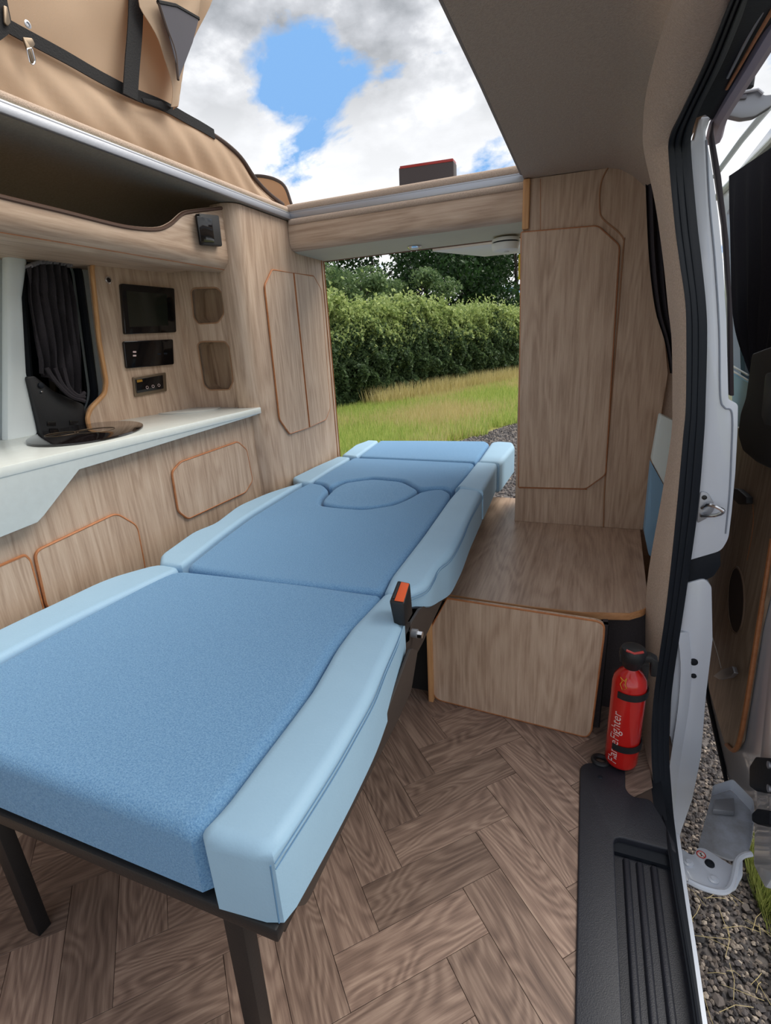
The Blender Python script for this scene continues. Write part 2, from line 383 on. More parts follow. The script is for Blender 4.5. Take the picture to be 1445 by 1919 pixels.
mb = MB(); mb.tube([(x, YB+.0, CZ-.020) for x in np.linspace(XR, -.225, 12)], .011, 10); mb.put('carpet_rim', carpet, rail)
mb = MB(); mb.box(XR-.05, -.2, YB+.03, 2.25, CZ+.005, CZ+.03); mb.put('outer_roof_edge', paint, rail, .004)

# ---- left side wall (white body) with its window
XW = -1.50
win = fil(PP([(36, 500), (60, 487), (128, 480), (146, 500), (178, 742), (160, 792), (60, 796)], x=XW), .03)
outer = [Vector((XW, y, z)) for y, z in ((-.6, .3), (2.2, .3), (2.2, 1.40), (-.6, 1.40))]
wl = struct('wall_left', MB().holed([outer, win], (-1, 0, 0), .04), pbr('grey_white_body', (226, 233, 234), .35, noise=(4, (216, 224, 226), .3)))
w1 = struct('window_1', MB().prism(win, (-1, 0, 0), .006, .03), dglass)
sealm = MB().tube(win, .012, 8, closed=True); sealm.put('window_seal', rubber, w1)
# moulded white window reveal in front of it
rev = PP([(0, 470), (20, 468), (40, 490), (30, 560), (38, 700), (60, 815), (0, 830)], x=XW+.02)
mb = MB().prism(rev, (1, 0, 0), .03); mb.put('reveal', MATS['grey_white_body'], wl, .01)
# curtain at the window
cu = thing('left_window_curtain', P(110, 780, x=XW+.05), 'bunched charcoal curtain gathered at the left side window above the hob', 'curtain')
topc = resamp(PP([(50, 500), (70, 492), (100, 492), (128, 498)], x=XW+.05), 40)
midc = resamp(PP([(52, 560), (80, 560), (110, 562), (140, 570)], x=XW+.05), 40)
lowc = resamp(PP([(70, 660), (92, 655), (122, 655), (152, 668)], x=XW+.05), 40)
tiec = resamp(PP([(74, 700), (98, 712), (128, 738), (156, 744)], x=XW+.05), 40)
rows = []
for a in range(24):
    t = a/23*3; k = min(2, int(t)); f = t-k; A, B = ((topc, midc), (midc, lowc), (lowc, tiec))[k]
    rows.append([A[j].lerp(B[j], f)+XN*(.012*math.sin(j*.95+1.3*math.sin(a*.14)) + .005*math.sin(j*2.1+a*.3)) for j in range(40)])
MB().sheet(rows, (-1, 0, 0), .003).put('cloth', curt, cu)
MB().tube([p+XN*.014*(1 if i % 2 else -.3) for i, p in enumerate(resamp(topc, 26))], .005, 6).put('gathering_tape', pbr('tape', (120, 116, 120), .9), cu)
mb = MB()
for k in range(3):
    mb.tube(cr([p+XN*.02 for p in PP([(78+k*16, 690), (96+k*12, 716+k*5), (122+k*8, 742), (150, 752-k*8)], x=XW+.06)], 6), .006, 6)
mb.put('fold', curt, cu)
# moulded black panel below the curtain
bp = thing('black_socket_moulding', P(100, 815, z=.82), 'black moulded plastic panel with slots standing behind the hob below the curtain', 'panel')
pts = fil(PP([(50, 706), (66, 704), (100, 732), (158, 758), (165, 800), (78, 818)], x=-1.44), .008)
MB().prism(pts, (-1, 0, 0), .03).put('shell', plastic, bp, .004)
mb = MB()
for a, b, c_, d in ((88, 790, 104, 798), (92, 803, 108, 812), (130, 788, 146, 796), (136, 800, 150, 808)):
    mb.prism(PP([(a, b), (c_, b), (c_, d), (a, d)], x=-1.44), (1, 0, 0), .002)
mb.put('slot', gloss, bp); MB().lathe([(.008, 0), (.008, .004), (.004, .006)], P(76, 722, x=-1.44), XN, 16).put('clip', rubber, bp)
MB().lathe([(.003, 0), (.003, .004), (.002, .005)], P(77, 734, x=-1.44), XN, 12).put('screw', chrome, bp)

# ================================================================== KITCHEN
ZW = .806; XF = -1.083
def front(pts, x): return PP(pts, x=x)
kit = thing('kitchen_cabinet', (XK, .9, 0), 'long low light-oak kitchen cabinet along left wall under the white worktop', 'cabinet')
MB().box(XK-.02, XK, -.3, 1.60, .0, ZW-.02).put('front_panel', w_z, kit)
MB().box(-1.5, XK-.02, -.3, 1.60, .0, .02).put('base_board', w_y, kit)
def door(parent, px, plane, n, r, m=w_z, t=.006, name='door', gap=.0045, er=.0035, **kk):
    pts = [P(a, b, **{plane[0]: plane[1]}) for a, b in px]; pts = fil(pts, r)
    d = MB().prism(pts, n, t).put(name, m, parent, .0015, seg=1)
    MB().tube([p+Vector(n)*t*.6 for p in pts], er, 6, closed=True).put('edge_band', edge, d)
    return d
door(kit, [(62, 1034), (215, 962), (254, 985), (270, 1068), (262, 1100), (86, 1142)], ('x', XK), XN, .018)
door(kit, [(-60, 1085), (44, 1040), (54, 1050), (80, 1146), (60, 1160), (-60, 1200)], ('x', XK), XN, [0, .006, .006, 0, 0, 0])
door(kit, [(320, 885), (336, 866), (443, 828), (460, 843), (471, 900), (458, 922), (350, 972), (332, 958)], ('x', XK), XN, .012)
MB().box(XK-.02, XK+.002, .1, 1.50, .06, .065).put('plinth_line', edge, kit)
wt = thing('kitchen_worktop', (XF, .9, ZW-.025), 'glossy white worktop with deep stepped fascia along the left side', 'worktop')
MB().box(-1.5, XF, -.3, 1.555, ZW-.022, ZW).put('slab', white, wt, .003)
fp = PP([(-120, 925), (0, 889)], x=XF)
fas = [(XF, -.3, ZW-.001), (XF, 1.553, ZW-.001), P(483, 777, x=XF), P(200, 865, x=XF), P(150, 880, x=XF), P(84, 966, x=XF), P(72, 979, x=XF), P(0, 1008, x=XF), P(-200, 1094, x=XF)]
fas = [Vector(f) for f in fas]
MB().prism(fas, (-1, 0, 0), .018, .002).put('fascia', white, wt, .0015)
hob = thing('oval_hob', P(165, 813, z=ZW), 'dark glass oval hob lying on the white worktop near the curtain', 'hob')
ctr = P(166, 812, z=ZW); e1 = (P(272, 797, z=ZW)-P(60, 822, z=ZW))/2; e2 = (P(190, 794, z=ZW)-P(165, 831, z=ZW))/2
ell = lambda k, dz: [ctr+e1*k*math.cos(a)+e2*k*math.sin(a)+ZN*dz for a in np.linspace(0, 2*math.pi, 48, endpoint=False)]
MB().prism(ell(1, 0), ZN, .006).put('glass_top', hobm, hob, .002)
for cx, rr in ((-.45, .04), (.12, .05)):
    c0 = ctr+e1*cx+ZN*.0068
    MB().tube([c0+Vector((math.cos(a), math.sin(a), 0))*rr for a in np.linspace(0, 2*math.pi, 40, endpoint=False)], .0007, 4, closed=True).put('cooking_ring', bronze, hob)
sink = thing('sink_lid', P(355, 767, z=ZW), 'white oval sink lid set in the worktop at its far right end', 'sink')
c2 = P(352, 768, z=ZW); ax1 = (P(415, 763, z=ZW)-P(290, 774, z=ZW))/2; ax2 = (P(350, 763, z=ZW)-P(362, 774, z=ZW))/2
sp = [c2+ax1*math.cos(a)+ax2*math.sin(a) for a in np.linspace(0, 2*math.pi, 40, endpoint=False)]
MB().prism(sp, ZN, .002).put('lid', white, sink, .0008); MB().tube(sp, .0022, 6, closed=True).put('rim', pbr('grey_rim', (176, 178, 174), .3), sink)

# control panel board on the worktop, facing the aisle
qA = P(170, 797, z=ZW); qB = P(368, 764, z=ZW)
pd = (qB-qA).normalized(); pn = Vector((pd.y, -pd.x, 0))   # faces into the van
if pn.x < 0: pn = -pn
def onp(px, py, off=0):
    d = ray(px, py); t = (qA+pn*off-EYE).dot(pn)/d.dot(pn); return EYE+d*t
cp = thing('control_board', qA, 'upright light-oak board with orange edge carrying the screens above the worktop', 'board')
bpts = [onp(*q) for q in ((170, 488), (335, 505), (342, 520), (369, 764), (168, 800), (162, 785), (168, 765), (196, 738), (199, 720), (186, 640))]
MB().prism(fil(bpts, [.012, 0, 0, 0, 0, .01, .02, .02, .02, .05]), -pn, .02).put('board', w_z, cp, .001, seg=1)
eb = [onp(*q) for q in ((335, 506), (176, 490), (172, 500), (186, 640), (199, 715), (196, 738), (170, 765), (163, 783), (166, 797))]
MB().tube(fil(eb, .012, closed=False), .007, 8).put('edge_band', edge_l, cp)
def plate(pxs, r, t, name, m, parent, off=0, bevel=.002):
    return MB().prism(fil([onp(*q, off) for q in pxs], r), pn, t).put(name, m, parent, bevel)
ts = thing('touch_screen', onp(275, 620), 'square black touch screen mounted uppermost on the control board', 'screen')
plate([(222, 532), (322, 541), (326, 623), (230, 627)], .006, .014, 'housing', gloss, ts)
plate([(236, 545), (312, 551), (315, 610), (243, 613)], .002, .001, 'display', screen, ts, .014, 0)
so = thing('socket_plate', onp(275, 690), 'black rectangular socket plate below the touch screen on the board', 'socket')
plate([(228, 640), (321, 636), (323, 683), (234, 691)], .006, .010, 'plate', gloss, so)
for x, y in ((252, 660), (252, 667), (298, 664), (310, 663)):
    plate([(x-3, y-2), (x+3, y-2), (x+3, y+1), (x-3, y+1)], 0, .001, 'port', silv if x < 260 else rubber, so, .010, 0)
hc = thing('heater_control', onp(280, 740), 'small control unit with bronze frame and amber display lowest on board', 'control unit')
plate([(247, 707), (309, 698), (311, 733), (251, 744)], .004, .006, 'frame', bronze, hc)
plate([(253, 711), (304, 703), (306, 728), (256, 737)], .003, .003, 'face', gloss, hc, .006, .001)
plate([(256, 712), (266, 711), (267, 715), (257, 717)], 0, .001, 'display', pbr('amber_display', (150, 110, 40), .3), hc, .009, 0)
for x, y in ((276, 726), (287, 724), (298, 722)):
    MB().tube([onp(x, y, .0095)+(pd*math.cos(a)+ZN*math.sin(a))*.0045 for a in np.linspace(0, 6.283, 14, endpoint=False)], .0006, 4, closed=True).put('button', silv, hc)
lk = thing('round_power_socket', onp(202, 525), 'small round chrome socket at upper left corner of the board', 'socket')
MB().lathe([(.010, 0), (.011, .004), (.007, .005), (.006, .003)], onp(202, 525), pn, 20).put('ring', chrome, lk)
MB().lathe([(.006, 0), (.006, .005), (.003, .006)], onp(202, 525), pn, 16).put('core', gloss, lk)

# tall cupboard on the left: pocket panel, rounded column, face with two doors
tc_ = thing('tall_left_cupboard', (XC-.1, 1.85, 0), 'tall light-oak cupboard with rounded column and twin narrow doors, left of rear opening', 'cupboard')
YP = qB.y+.0
pA = Vector((qB.x, YP, 0)); 
def ony(px, py, y=None): return P(px, py, y=YP if y is None else y)
pk = [[(358, 545), (364, 540), (406, 539), (419, 552), (419, 590), (408, 605), (372, 607), (363, 596)],
      [(370, 645), (378, 640), (422, 640), (430, 652), (437, 715), (430, 730), (392, 731), (382, 722)]]
zt = CZ-.015
col_x = -1.165
outer = [Vector((qB.x-.01, YP, ZW)), Vector((col_x+.03, YP, ZW)), Vector((col_x+.03, YP, zt)), Vector((qB.x-.01, YP, zt))]
holes = [fil([ony(*q) for q in h], .008, 2) for h in pk]
MB().holed([outer]+holes, YN, .015).put('pocket_panel', w_z, tc_)
for h, hh in zip(holes, pk):
    k = len(h); d = .07
    V = h+[p+YN*d for p in h]; F = [[i, (i+1) % k, k+(i+1) % k, k+i] for i in range(k)]+[list(range(k, 2*k))]
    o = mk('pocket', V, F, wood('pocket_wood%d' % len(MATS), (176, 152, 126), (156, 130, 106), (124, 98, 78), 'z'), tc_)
    MB().tube(h, .0025, 6, closed=True).put('edge_band', pbr('pocket_edge%d' % len(MATS), (158, 120, 90), .6), o)
# column (rounded corner) + face
cor = [Vector((col_x, YP+.012, 0))]+[Vector((XC-.05+.05*math.sin(a), YP-.02+.05-.05*math.cos(a), 0)) for a in np.linspace(0, math.pi/2, 9)]
cor = [Vector((col_x, YP-.018, 0)), Vector((col_x+.01, YP-.02, 0))]+cor[1:]
inn = [p+Vector((-.012, .012, 0)) for p in cor][::-1]
MB().prism([Vector((p.x, p.y, 0)) for p in cor+inn], ZN, zt).put('column', w_z, tc_)
YE = P(637, 840, x=XC).y
MB().box(XC-.018, XC, cor[-1].y, YE, 0, zt-.0).put('face_panel', w_z, tc_)
MB().box(XC-.3, XC-.018, YE-.018, YE, 0, zt).put('end_panel', w_z, tc_)
for x_ in (YE-.006, YE-.028):
    MB().tube([(XC+.001, x_, .3), (XC+.001, x_, 1.345)], .0022, 6).put('edge_band', edge, tc_)
door(tc_, [(547, 512), (508, 506), (494, 536), (522, 786), (541, 813), (577, 801)], ('x', XC), XN, [0, .008, .012, .012, .008, 0])
door(tc_, [(549, 512), (586, 518), (600, 543), (617, 764), (609, 786), (579, 800)], ('x', XC), XN, [0, .008, .012, .012, .008, 0])

# overhead shelf above the kitchen
XS = -1.12
sh = thing('overhead_shelf', (XS, .8, 1.15), 'light-oak overhead locker with rounded nose and scooped dark opening above the kitchen', 'locker')
top = [P(a, b, x=XS) for a, b in ((-150, 330), (0, 369), (120, 398), (230, 425), (290, 431), (318, 422), (342, 402), (362, 397))]
yend = YP-.019
zbm = (P(0, 440, x=XS).z+P(350, 492, x=XS).z)/2; zbk = (P(0, 464, x=-1.30).z+P(300, 494, x=-1.30).z)/2
top = [Vector((XS, -.3, top[0].z+.01))]+top
tp = cr(top, 5); ys = [p.y for p in tp]
tp = [p for p in tp if p.y < yend]+[Vector((XS, yend, CZ-.03))]
rows = []
for p in tp:
    r = [Vector((XS, p.y, p.z)), Vector((XS, p.y, p.z*.5+(zbm+.05)*.5)), Vector((XS, p.y, zbm+.045))]
    for a in np.linspace(.2, math.pi/2, 6): r.append(Vector((XS-.045+.045*math.cos(a)+.0, p.y, zbm+.045-.045*math.sin(a))))
    r += [Vector((XS-.06, p.y, zbm+.002)), Vector((-1.30, p.y, zbk))]
    rows.append(r)
MB().sheet(rows, (-.4, 0, .6), .012).put('front', w_y, sh)
MB().tube([p+Vector((0, 0, .001)) for p in tp], .005, 6).put('edge_band', pbr('dark_edge', (84, 58, 44), .6), sh)
MB().tube([(XS-.022, -.3, zbm+.006), (XS-.022, yend, zbm+.006)], .0012, 4).put('seam', edge, sh)
MB().box(-1.5, -1.30, -.3, yend, zbk, zbk+.02).put('bottom_panel', w_y, sh)
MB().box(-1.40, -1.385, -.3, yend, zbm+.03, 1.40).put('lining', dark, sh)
bx = thing('black_wall_speaker', P(386, 462, x=XC-.0), 'small black glossy speaker box at right end of the overhead locker', 'speaker')
yb = yend-.004
pts = fil([P(a, b, x=XS+.002) for a, b in ((364, 401), (402, 405), (409, 463), (373, 460))], .006)
MB().prism(pts, (1, 0, 0), .018).put('case', plastic, bx, .004)
pts = fil([P(a, b, x=XS+.020) for a, b in ((368, 405), (396, 410), (402, 455), (376, 454))], .004)
MB().prism(pts, (1, 0, 0), .002).put('grille', gloss, bx, .001)

# ---- rear beam over the tailgate opening
rb = thing('rear_overhead_beam', (-.65, YB, 1.3), 'light-oak rounded overhead beam with cream underside spanning the rear opening', 'beam')
zl = P(535, 472, y=YB).z; zl2 = zl-.0
prof = [(YB+.0, CZ-.02), (YB-.002, CZ-.05), (YB-.002, zl+.045)]+[(YB+.03-.032*math.cos(a), zl+.032-.032*math.sin(a)) for a in np.linspace(.2, math.pi/2, 6)]
prof2 = [(YB+.03, zl), (YB+.06, zl-.004), (YE, 1.342)]
rows = [[Vector((x, y, z)) for y, z in prof] for x in (XC+.001, -.8, -.5, -.226)]
MB().sheet(rows, (0, 1, .2), .012).put('face', w_x, rb)
rows = [[Vector((x, y, z)) for y, z in prof2] for x in (XC+.001, -.8, -.5, -.2)]
MB().sheet(rows, (0, 0, 1), .01).put('underside', cream, rb)
MB().tube([(XC+.001, YE, 1.342), (-.2, YE, 1.342)], .0035, 6).put('edge_strip', pbr('brown_strip', (110, 74, 50), .6), rb)
MB().box(XC, -.2, YE, YE+.012, 1.345, CZ+.01).put('back_board', w_x, rb)
dl = thing('round_downlight', P(777, 462, z=1.342), 'small round chrome downlight under the middle of the rear beam', 'light')
zc = 1.343; c0 = P(777, 461, z=zc)
MB().lathe([(.026, 0), (.028, -.004), (.024, -.009), (.018, -.010)], c0, ZN, 28).put('ring', chrome, dl); MB().lathe([(.018, -.009), (.014, -.011)], c0, ZN, 20).put('lens', wplas, dl)
sm = thing('smoke_alarm', P(948, 455, y=2.12), 'round white smoke alarm hanging under beam beside the wardrobe', 'smoke alarm')
c0 = P(948, 447, y=2.10); c0 = Vector((c0.x, 2.10, 1.337))
MB().lathe([(.045, 0), (.050, -.006), (.050, -.012)], c0, ZN, 36).put('base', wplas, sm)
MB().lathe([(.045, -.012), (.045, -.017)], c0, ZN, 36).put('vent_gap', rubber, sm)
MB().lathe([(.051, -.017), (.052, -.022), (.047, -.040), (.038, -.045)], c0, ZN, 36).put('cover', wplas, sm)
MB().lathe([(.010, -.045), (.009, -.048)], c0+Vector((.005, -.015, 0)), ZN, 16).put('test_button', pbr('button_grey', (208, 208, 204), .4), sm)
yt = thing('yellow_pull_tag', P(977, 525, y=2.06), 'narrow yellow tag hanging below the smoke alarm against the wardrobe edge', 'tag')
MB().prism(fil([P(a, b, y=2.06) for a, b in ((972, 476), (984, 476), (983, 524), (971, 524))], .002), YN, .002).put('strip', yellow, yt)
MB().prism([P(a, b, y=2.059) for a, b in ((976, 484), (978, 484), (977, 520), (975, 520))], (0, -1, 0), .0005).put('print', pbr('tag_print', (120, 110, 30), .6), yt)
# tailgate lining edge seen above the opening
struct('trim_1', MB().prism([Vector(v) for v in (( -.62, YE+.06, 1.338), (-.2, YE+.06, 1.338), (-.2, YE+.28, 1.325), (-.45, YE+.28, 1.328))], ZN, .02), wplas, .003)
# third brake light on the roof behind the beam
YL = 2.12
bl = thing('brake_light_housing', P(800, 340, y=YL), 'black box with red top lens standing on the roof edge beyond the rear beam', 'light')
pts = fil([P(a, b, y=YL) for a, b in ((747, 314), (850, 300), (851, 352), (748, 352))], .006)
MB().prism(pts, YN, .05).put('housing', pbr('weathered_black', (62, 52, 50), .6, bump=(80, .3)), bl, .004)
a, b = P(749, 313, y=YL-.002), P(849, 298, y=YL-.002)
MB().prism([a-ZN*.006, b-ZN*.006, b+ZN*.003, a+ZN*.003], YN, .05).put('red_lens', redb, bl, .002)

# ================================================================== CANVAS
XV = XR-.055
cv = thing('pop_top_canvas', (XV, 1.0, CZ+.03), 'tan pop-top canvas side folded down along the left roof rail', 'canvas')
lowt = [P(a, b, x=XV) for a, b in ((-120, -20), (0, 48), (60, 80), (120, 112), (180, 146), (240, 176), (300, 200), (340, 222), (380, 244), (420, 270), (450, 298), (475, 335), (500, 362), (528, 384))]
lowt = [Vector((XV, .1, lowt[0].z-.01))]+lowt
lt = resamp(cr(lowt, 4), 120)
rows = []
for k in range(14):
    f = k/13; r = []
    for i, p in enumerate(lt):
        zb_ = CZ+.012; b_ = Vector((XV, p.y, zb_)); q = b_.lerp(p, f)
        q.x += .012*math.sin(f*3.1)+.007*abs(math.sin(i*.21+f*1.6))*math.sin(f*3.14)+.006*math.sin(i*.13-f*4)+.003*math.sin(i*.8+f*9)*math.sin(f*3.14)
        r.append(q)
    rows.append(r)
MB().sheet(rows, (-1, 0, 0), .0015).put('lower_canvas', canvas, cv)
blk = pbr('black_webbing', (20, 18, 20), .85, bump=(300, .3)); brn = pbr('brown_binding', (78, 64, 58), .9)
i0 = 94
rows = [[p+Vector((.012, 0, dz)) for p in lt[:i0]] for dz in (-.014, .0, .012)]
MB().sheet(rows, (1, 0, 0), .003).put('zip_band', blk, cv)
MB().tube([p+Vector((.006, 0, .0)) for p in lt[i0-4:]], .007, 8).put('binding', brn, cv)
# upper canvas above the zip band: a curved sheet whose edge curls at the right
ut = [P(a, b, x=XV+.0) for a, b in ((-120, -30), (0, 44), (60, 76), (120, 108), (180, 140), (232, 160), (270, 180), (300, 200), (318, 205))]
ut = [Vector((XV, .1, ut[0].z-.01))]+ut
lo = resamp(cr(ut, 4), 70)
hi_px = [(-120, -400), (0, -300), (80, -300), (160, -300), (230, -300), (290, -280), (330, -220), (370, -120), (384, -60)]
hi = [P(a, b, x=XV-.02) for a, b in hi_px]; hi = resamp(cr([Vector((XV-.02, .1, hi[0].z))]+hi, 4), 70)
rows = []
for k in range(22):
    f = k/21; r = []
    for i in range(70):
        q = lo[i].lerp(hi[i], f); s = i/69
        q.x += .03*math.sin(f*2.2)+.016*abs(math.sin(i*.16+f*5))*min(1, f*2)+.008*math.sin(i*.42-f*11)*min(1, f*2)-.05*max(0, s-.75)*math.sin(f*6)
        r.append(q)
    rows.append(r)
MB().sheet(rows, (-1, 0, 0), .0015).put('upper_canvas', canvas, cv)
stt = [P(a, b, x=XV+.035) for a, b in ((250, -200), (253, -60), (254, 0), (252, 60), (247, 120), (243, 182))]
st = resamp(cr(stt, 4), 16)
MB().sheet([[p+Vector((0, -.022, .0)) for p in st], [p+Vector((0, .022, 0)) for p in st]], (1, 0, 0), .003).put('strap', blk, cv)
# loose flap with the grey mesh pocket, curling over in front
fe = resamp(cr([P(a, b, x=XV+.06) for a, b in ((268, -60), (262, 0), (278, 40), (302, 90), (320, 140), (322, 200))], 4), 24)
fr_ = resamp(cr([P(a, b, x=XV+.03) for a, b in ((410, -60), (380, 0), (372, 34), (352, 90), (335, 150), (323, 206))], 4), 24)
rows = [[fe[k].lerp(fr_[k], j/10)+XN*(.018*math.sin(j/10*3.14)+.004*math.sin(k*.7+j)) for k in range(24)] for j in range(11)]
fo = MB().sheet(rows, (-1, 0, 0), .0015).put('flap', canvas, cv)
def flp(px, py, off=.0): return P(px, py, x=XV+.082+off)
mp_ = [flp(*q) for q in ((297, 4), (330, 10), (372, 34), (360, 80), (334, 148), (330, 120), (312, 50))]
MB().prism(mp_, XN, .002).put('mesh_pocket', mesh_m, cv)
MB().tube([flp(*q) for q in ((296, 4), (330, 11), (372, 35))], .005, 6).put('pocket_binding', blk, cv)
MB().tube(cr([flp(*q) for q in ((297, 5), (312, 52), (328, 98), (334, 150))], 4), .0035, 6).put('pocket_binding', brn, cv)
lp = [P(a, b, x=XV+.035) for a, b in ((264, 184), (300, 190), (320, 203), (312, 208), (268, 193))]
MB().prism(lp, XN, .004).put('hem_band', blk, cv, .001)
zp = thing('zip_puller', P(56, 118, x=XV+.045), 'silver zip puller hanging from the black zip band of the canvas', 'zip puller')
zq = [P(a, b, x=XV+.03) for a, b in ((40, 70), (58, 72), (64, 84), (58, 92), (66, 112), (64, 122), (58, 120), (48, 92))]
MB().prism(fil(zq, .003), XN, .004).put('slider', bronze, zp, .001)
MB().tube(fil([P(a, b, x=XV+.038) for a, b in ((50, 92), (60, 90), (66, 114), (62, 122), (56, 118))], .003), .0012, 6, closed=True).put('loop', chrome, zp)
ey = thing('canvas_eyelet', P(52, 46, x=XV+.045), 'small round metal eyelet in the canvas above the zip', 'eyelet')
MB().lathe([(.006, 0), (.007, .002), (.004, .003), (.003, .001)], P(51, 46, x=XV+.038), XN, 20).put('ring', alu, ey)
z2 = thing('side_zip_puller', P(8, 45, x=XV+.045), 'silver zip slider on dark zip at the canvas left edge of frame', 'zip puller')
MB().prism(fil([P(a, b, x=XV+.04) for a, b in ((4, 10), (12, 14), (18, 44), (12, 50), (6, 44))], .003), XN, .004).put('slider', bronze, z2, .001)
MB().prism([P(a, b, x=XV+.036) for a, b in ((-6, -20), (10, -10), (20, 40), (16, 64), (0, 76), (-10, 70))], XN, .002).put('zip_tape', blk, z2)
# canvas roll behind at the rear left
YR = 2.02
cr2 = thing('rear_canvas_fold', P(520, 380, y=YR), 'orange-tan folded canvas end with brown binding beyond the roof rail corner', 'canvas')
arc = resamp(cr([P(a, b, y=YR) for a, b in ((470, 330), (490, 330), (515, 336), (534, 350), (546, 382))], 5), 24)
rows = [[Vector((p.x, p.y+.08*(1-f), CZ+.02+(p.z-CZ-.02)*f)) for p in arc] for f in np.linspace(0, 1, 8)]
MB().sheet(rows, (0, 1, 0), .002).put('cloth', canvas, cr2); MB().tube(arc, .006, 8).put('binding', brn, cr2)

# ================================================================== WARDROBE (right, rear)
wd = thing('wardrobe', (-.05, YB, BH), 'tall light-oak wardrobe with one chamfered door standing on the bench right of rear opening', 'wardrobe')
xl = -.225
body_px = [(985, 337), (1178, 309), (1192, 330), (1216, 350), (1225, 420), (1252, 700), (1205, 993), (973, 977)]
bpnts = [P(a, b, y=YB) for a, b in body_px]
bpnts[-1].z = BH; bpnts[-2].z = BH; bpnts[0].z = CZ-.004; bpnts[0].x = xl; bpnts[-1].x = xl
MB().prism(fil(bpnts, [0, .02, .01, .01, 0, 0, 0, 0]), YN, .02).put('front_panel', w_z, wd, .001, seg=1)
MB().box(xl, xl+.018, YB+.02, 2.12, BH, CZ-.01).put('side_panel', w_z, wd)
door(wd, [(978, 437), (1120, 425), (1160, 461), (1134, 888), (1098, 914), (973, 911)], ('y', YB), (0, -1, 0), [.003, .012, .012, .012, .012, .002], t=.012)
def onw(px, py, off=.0): return P(px, py, y=YB-off)
MB().tube(cr([onw(*q, .001) for q in ((1140, 312), (1126, 345), (1124, 390), (1130, 410), (1158, 434), (1169, 450), (1168, 470), (1150, 700), (1134, 905), (1131, 988))], 6), .0022, 6).put('edge_band', pbr('tan_line', (158, 116, 84), .6), wd)
MB().tube([onw(1013, 335, 0), onw(1013, 432, 0)], .0008, 4).put('seam', edge, wd)
MB().box(xl-.001, xl+.02, YB-.016, YB, P(980, 432, y=YB).z, CZ-.006).put('corner_post', edge_l, wd, .004)
MB().tube([onw(973, 914, .002), onw(1100, 917, .002)], .002, 6).put('lower_line', edge, wd)

# ================================================================== BENCH
bn = thing('rear_bench', (-.1, 1.55, 0), 'low light-oak bench box with curved orange-edged top below the wardrobe', 'bench')
topo = [P(a, b, z=BH) for a, b in ((838, 1113), (900, 1123), (1000, 1137), (1090, 1147), (1180, 1149), (1212, 1140), (1207, 1070), (1198, 985))]
topo = topo[:6]+[P(1212, 1100, z=BH), P(1199, 985, z=BH), Vector((.19, YE+.02, BH)), Vector((-.45, YE+.02, BH)), Vector((-.45, topo[0].y, BH))]
tf = fil(topo, [0, 0, 0, 0, .0, .02, 0, 0, 0, 0, 0])
MB().prism(tf, (0, 0, -1), .016).put('bench_top', w_bench, bn, .001, seg=1)
ebp = [p for p in tf if p.y < P(1212, 1070, z=BH).y]
ebp = sorted(ebp, key=lambda p: p.x)
MB().sheet([[p+Vector((0, -.003, dz)) for p in ebp] for dz in (.0, -.006, -.012, -.0185)], (0, 1, 0), .004).put('edge_band', wood('beech_edging_x', (206, 158, 112), (190, 138, 94), (162, 112, 74), 'x', knots=.2), bn, .001)
dA = P(812, 1309, z=.004); dB = P(1106, 1383, z=.004); dd = (dB-dA).normalized(); dn = Vector((dd.y, -dd.x, 0))
if dn.y > 0: dn = -dn
def ond(px, py, off=0):
    d = ray(px, py); t = (dA+dn*off-EYE).dot(dn)/d.dot(dn); return EYE+d*t
dp = [ond(*q) for q in ((838, 1122), (1120, 1165), (1132, 1172), (1131, 1195), (1108, 1370), (1100, 1382), (822, 1312), (812, 1302), (807, 1178))]
dpf = fil(dp, [0, .01, .01, .01, .01, .012, .012, .012, .0])
dr = MB().prism(dpf, -dn, .016).put('door', w_z, bn, .0012, seg=1)
MB().tube([p-dn*.002 for p in dpf], .0028, 6, closed=True).put('edge_band', edge, dr)
g1 = ond(802, 1180); g2 = ond(800, 1322)
yb0 = dA.y
MB().box(-.372, -.358, yb0-.012, 2.1, 0, BH-.017).put('side_board', edge_l, bn, .001)
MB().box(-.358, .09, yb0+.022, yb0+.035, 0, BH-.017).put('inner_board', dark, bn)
dgrey = pbr('dark_grey_carpet', (70, 64, 66), .95, noise=(200, (56, 52, 54), .3), bump=(300, .4))
MB().box(.085, .26, 1.30, 1.312, 0, BH-.017).put('recess_panel', dgrey, bn)
MB().box(.075, .087, yb0+.02, 1.30, 0, BH-.017).put('recess_side', dgrey, bn)

# ================================================================== FIRE EXTINGUISHER
eb0 = P(1163, 1425, z=.012); et = P(1192, 1240, y=eb0.y)
ex = thing('fire_extinguisher', eb0, 'small red fire extinguisher with black head strapped upright beside the bench', 'fire extinguisher')
axx = Vector((0, 0, 1)); Rr = .0365; Hh = (P(1180, 1262, y=eb0.y-.02).z-.012)
MB().lathe([(.030, 0), (.0345, .004), (Rr, .012), (Rr, Hh-.035), (Rr-.003, Hh-.022), (Rr-.012, Hh-.008), (.016, Hh), (.014, Hh+.006)], eb0, axx, 40).put('cylinder', redp, ex)
hb = MB().lathe([(.016, Hh+.004), (.019, Hh+.008), (.020, Hh+.018), (.026, Hh+.026), (.028, Hh+.045), (.024, Hh+.054), (.012, Hh+.058)], eb0, axx, 28); hb.put('valve_head', plastic, ex)
hz_ = eb0+ZN*(Hh+.05)
MB().prism(fil([hz_+Vector(v) for v in ((-.028, -.012, -.012), (.034, -.012, -.006), (.05, -.012, -.014), (.05, -.012, -.055), (.038, -.012, -.055), (.036, -.012, -.02), (-.026, -.012, -.03))], .004), YN, .024).put('lever', plastic, ex, .002)
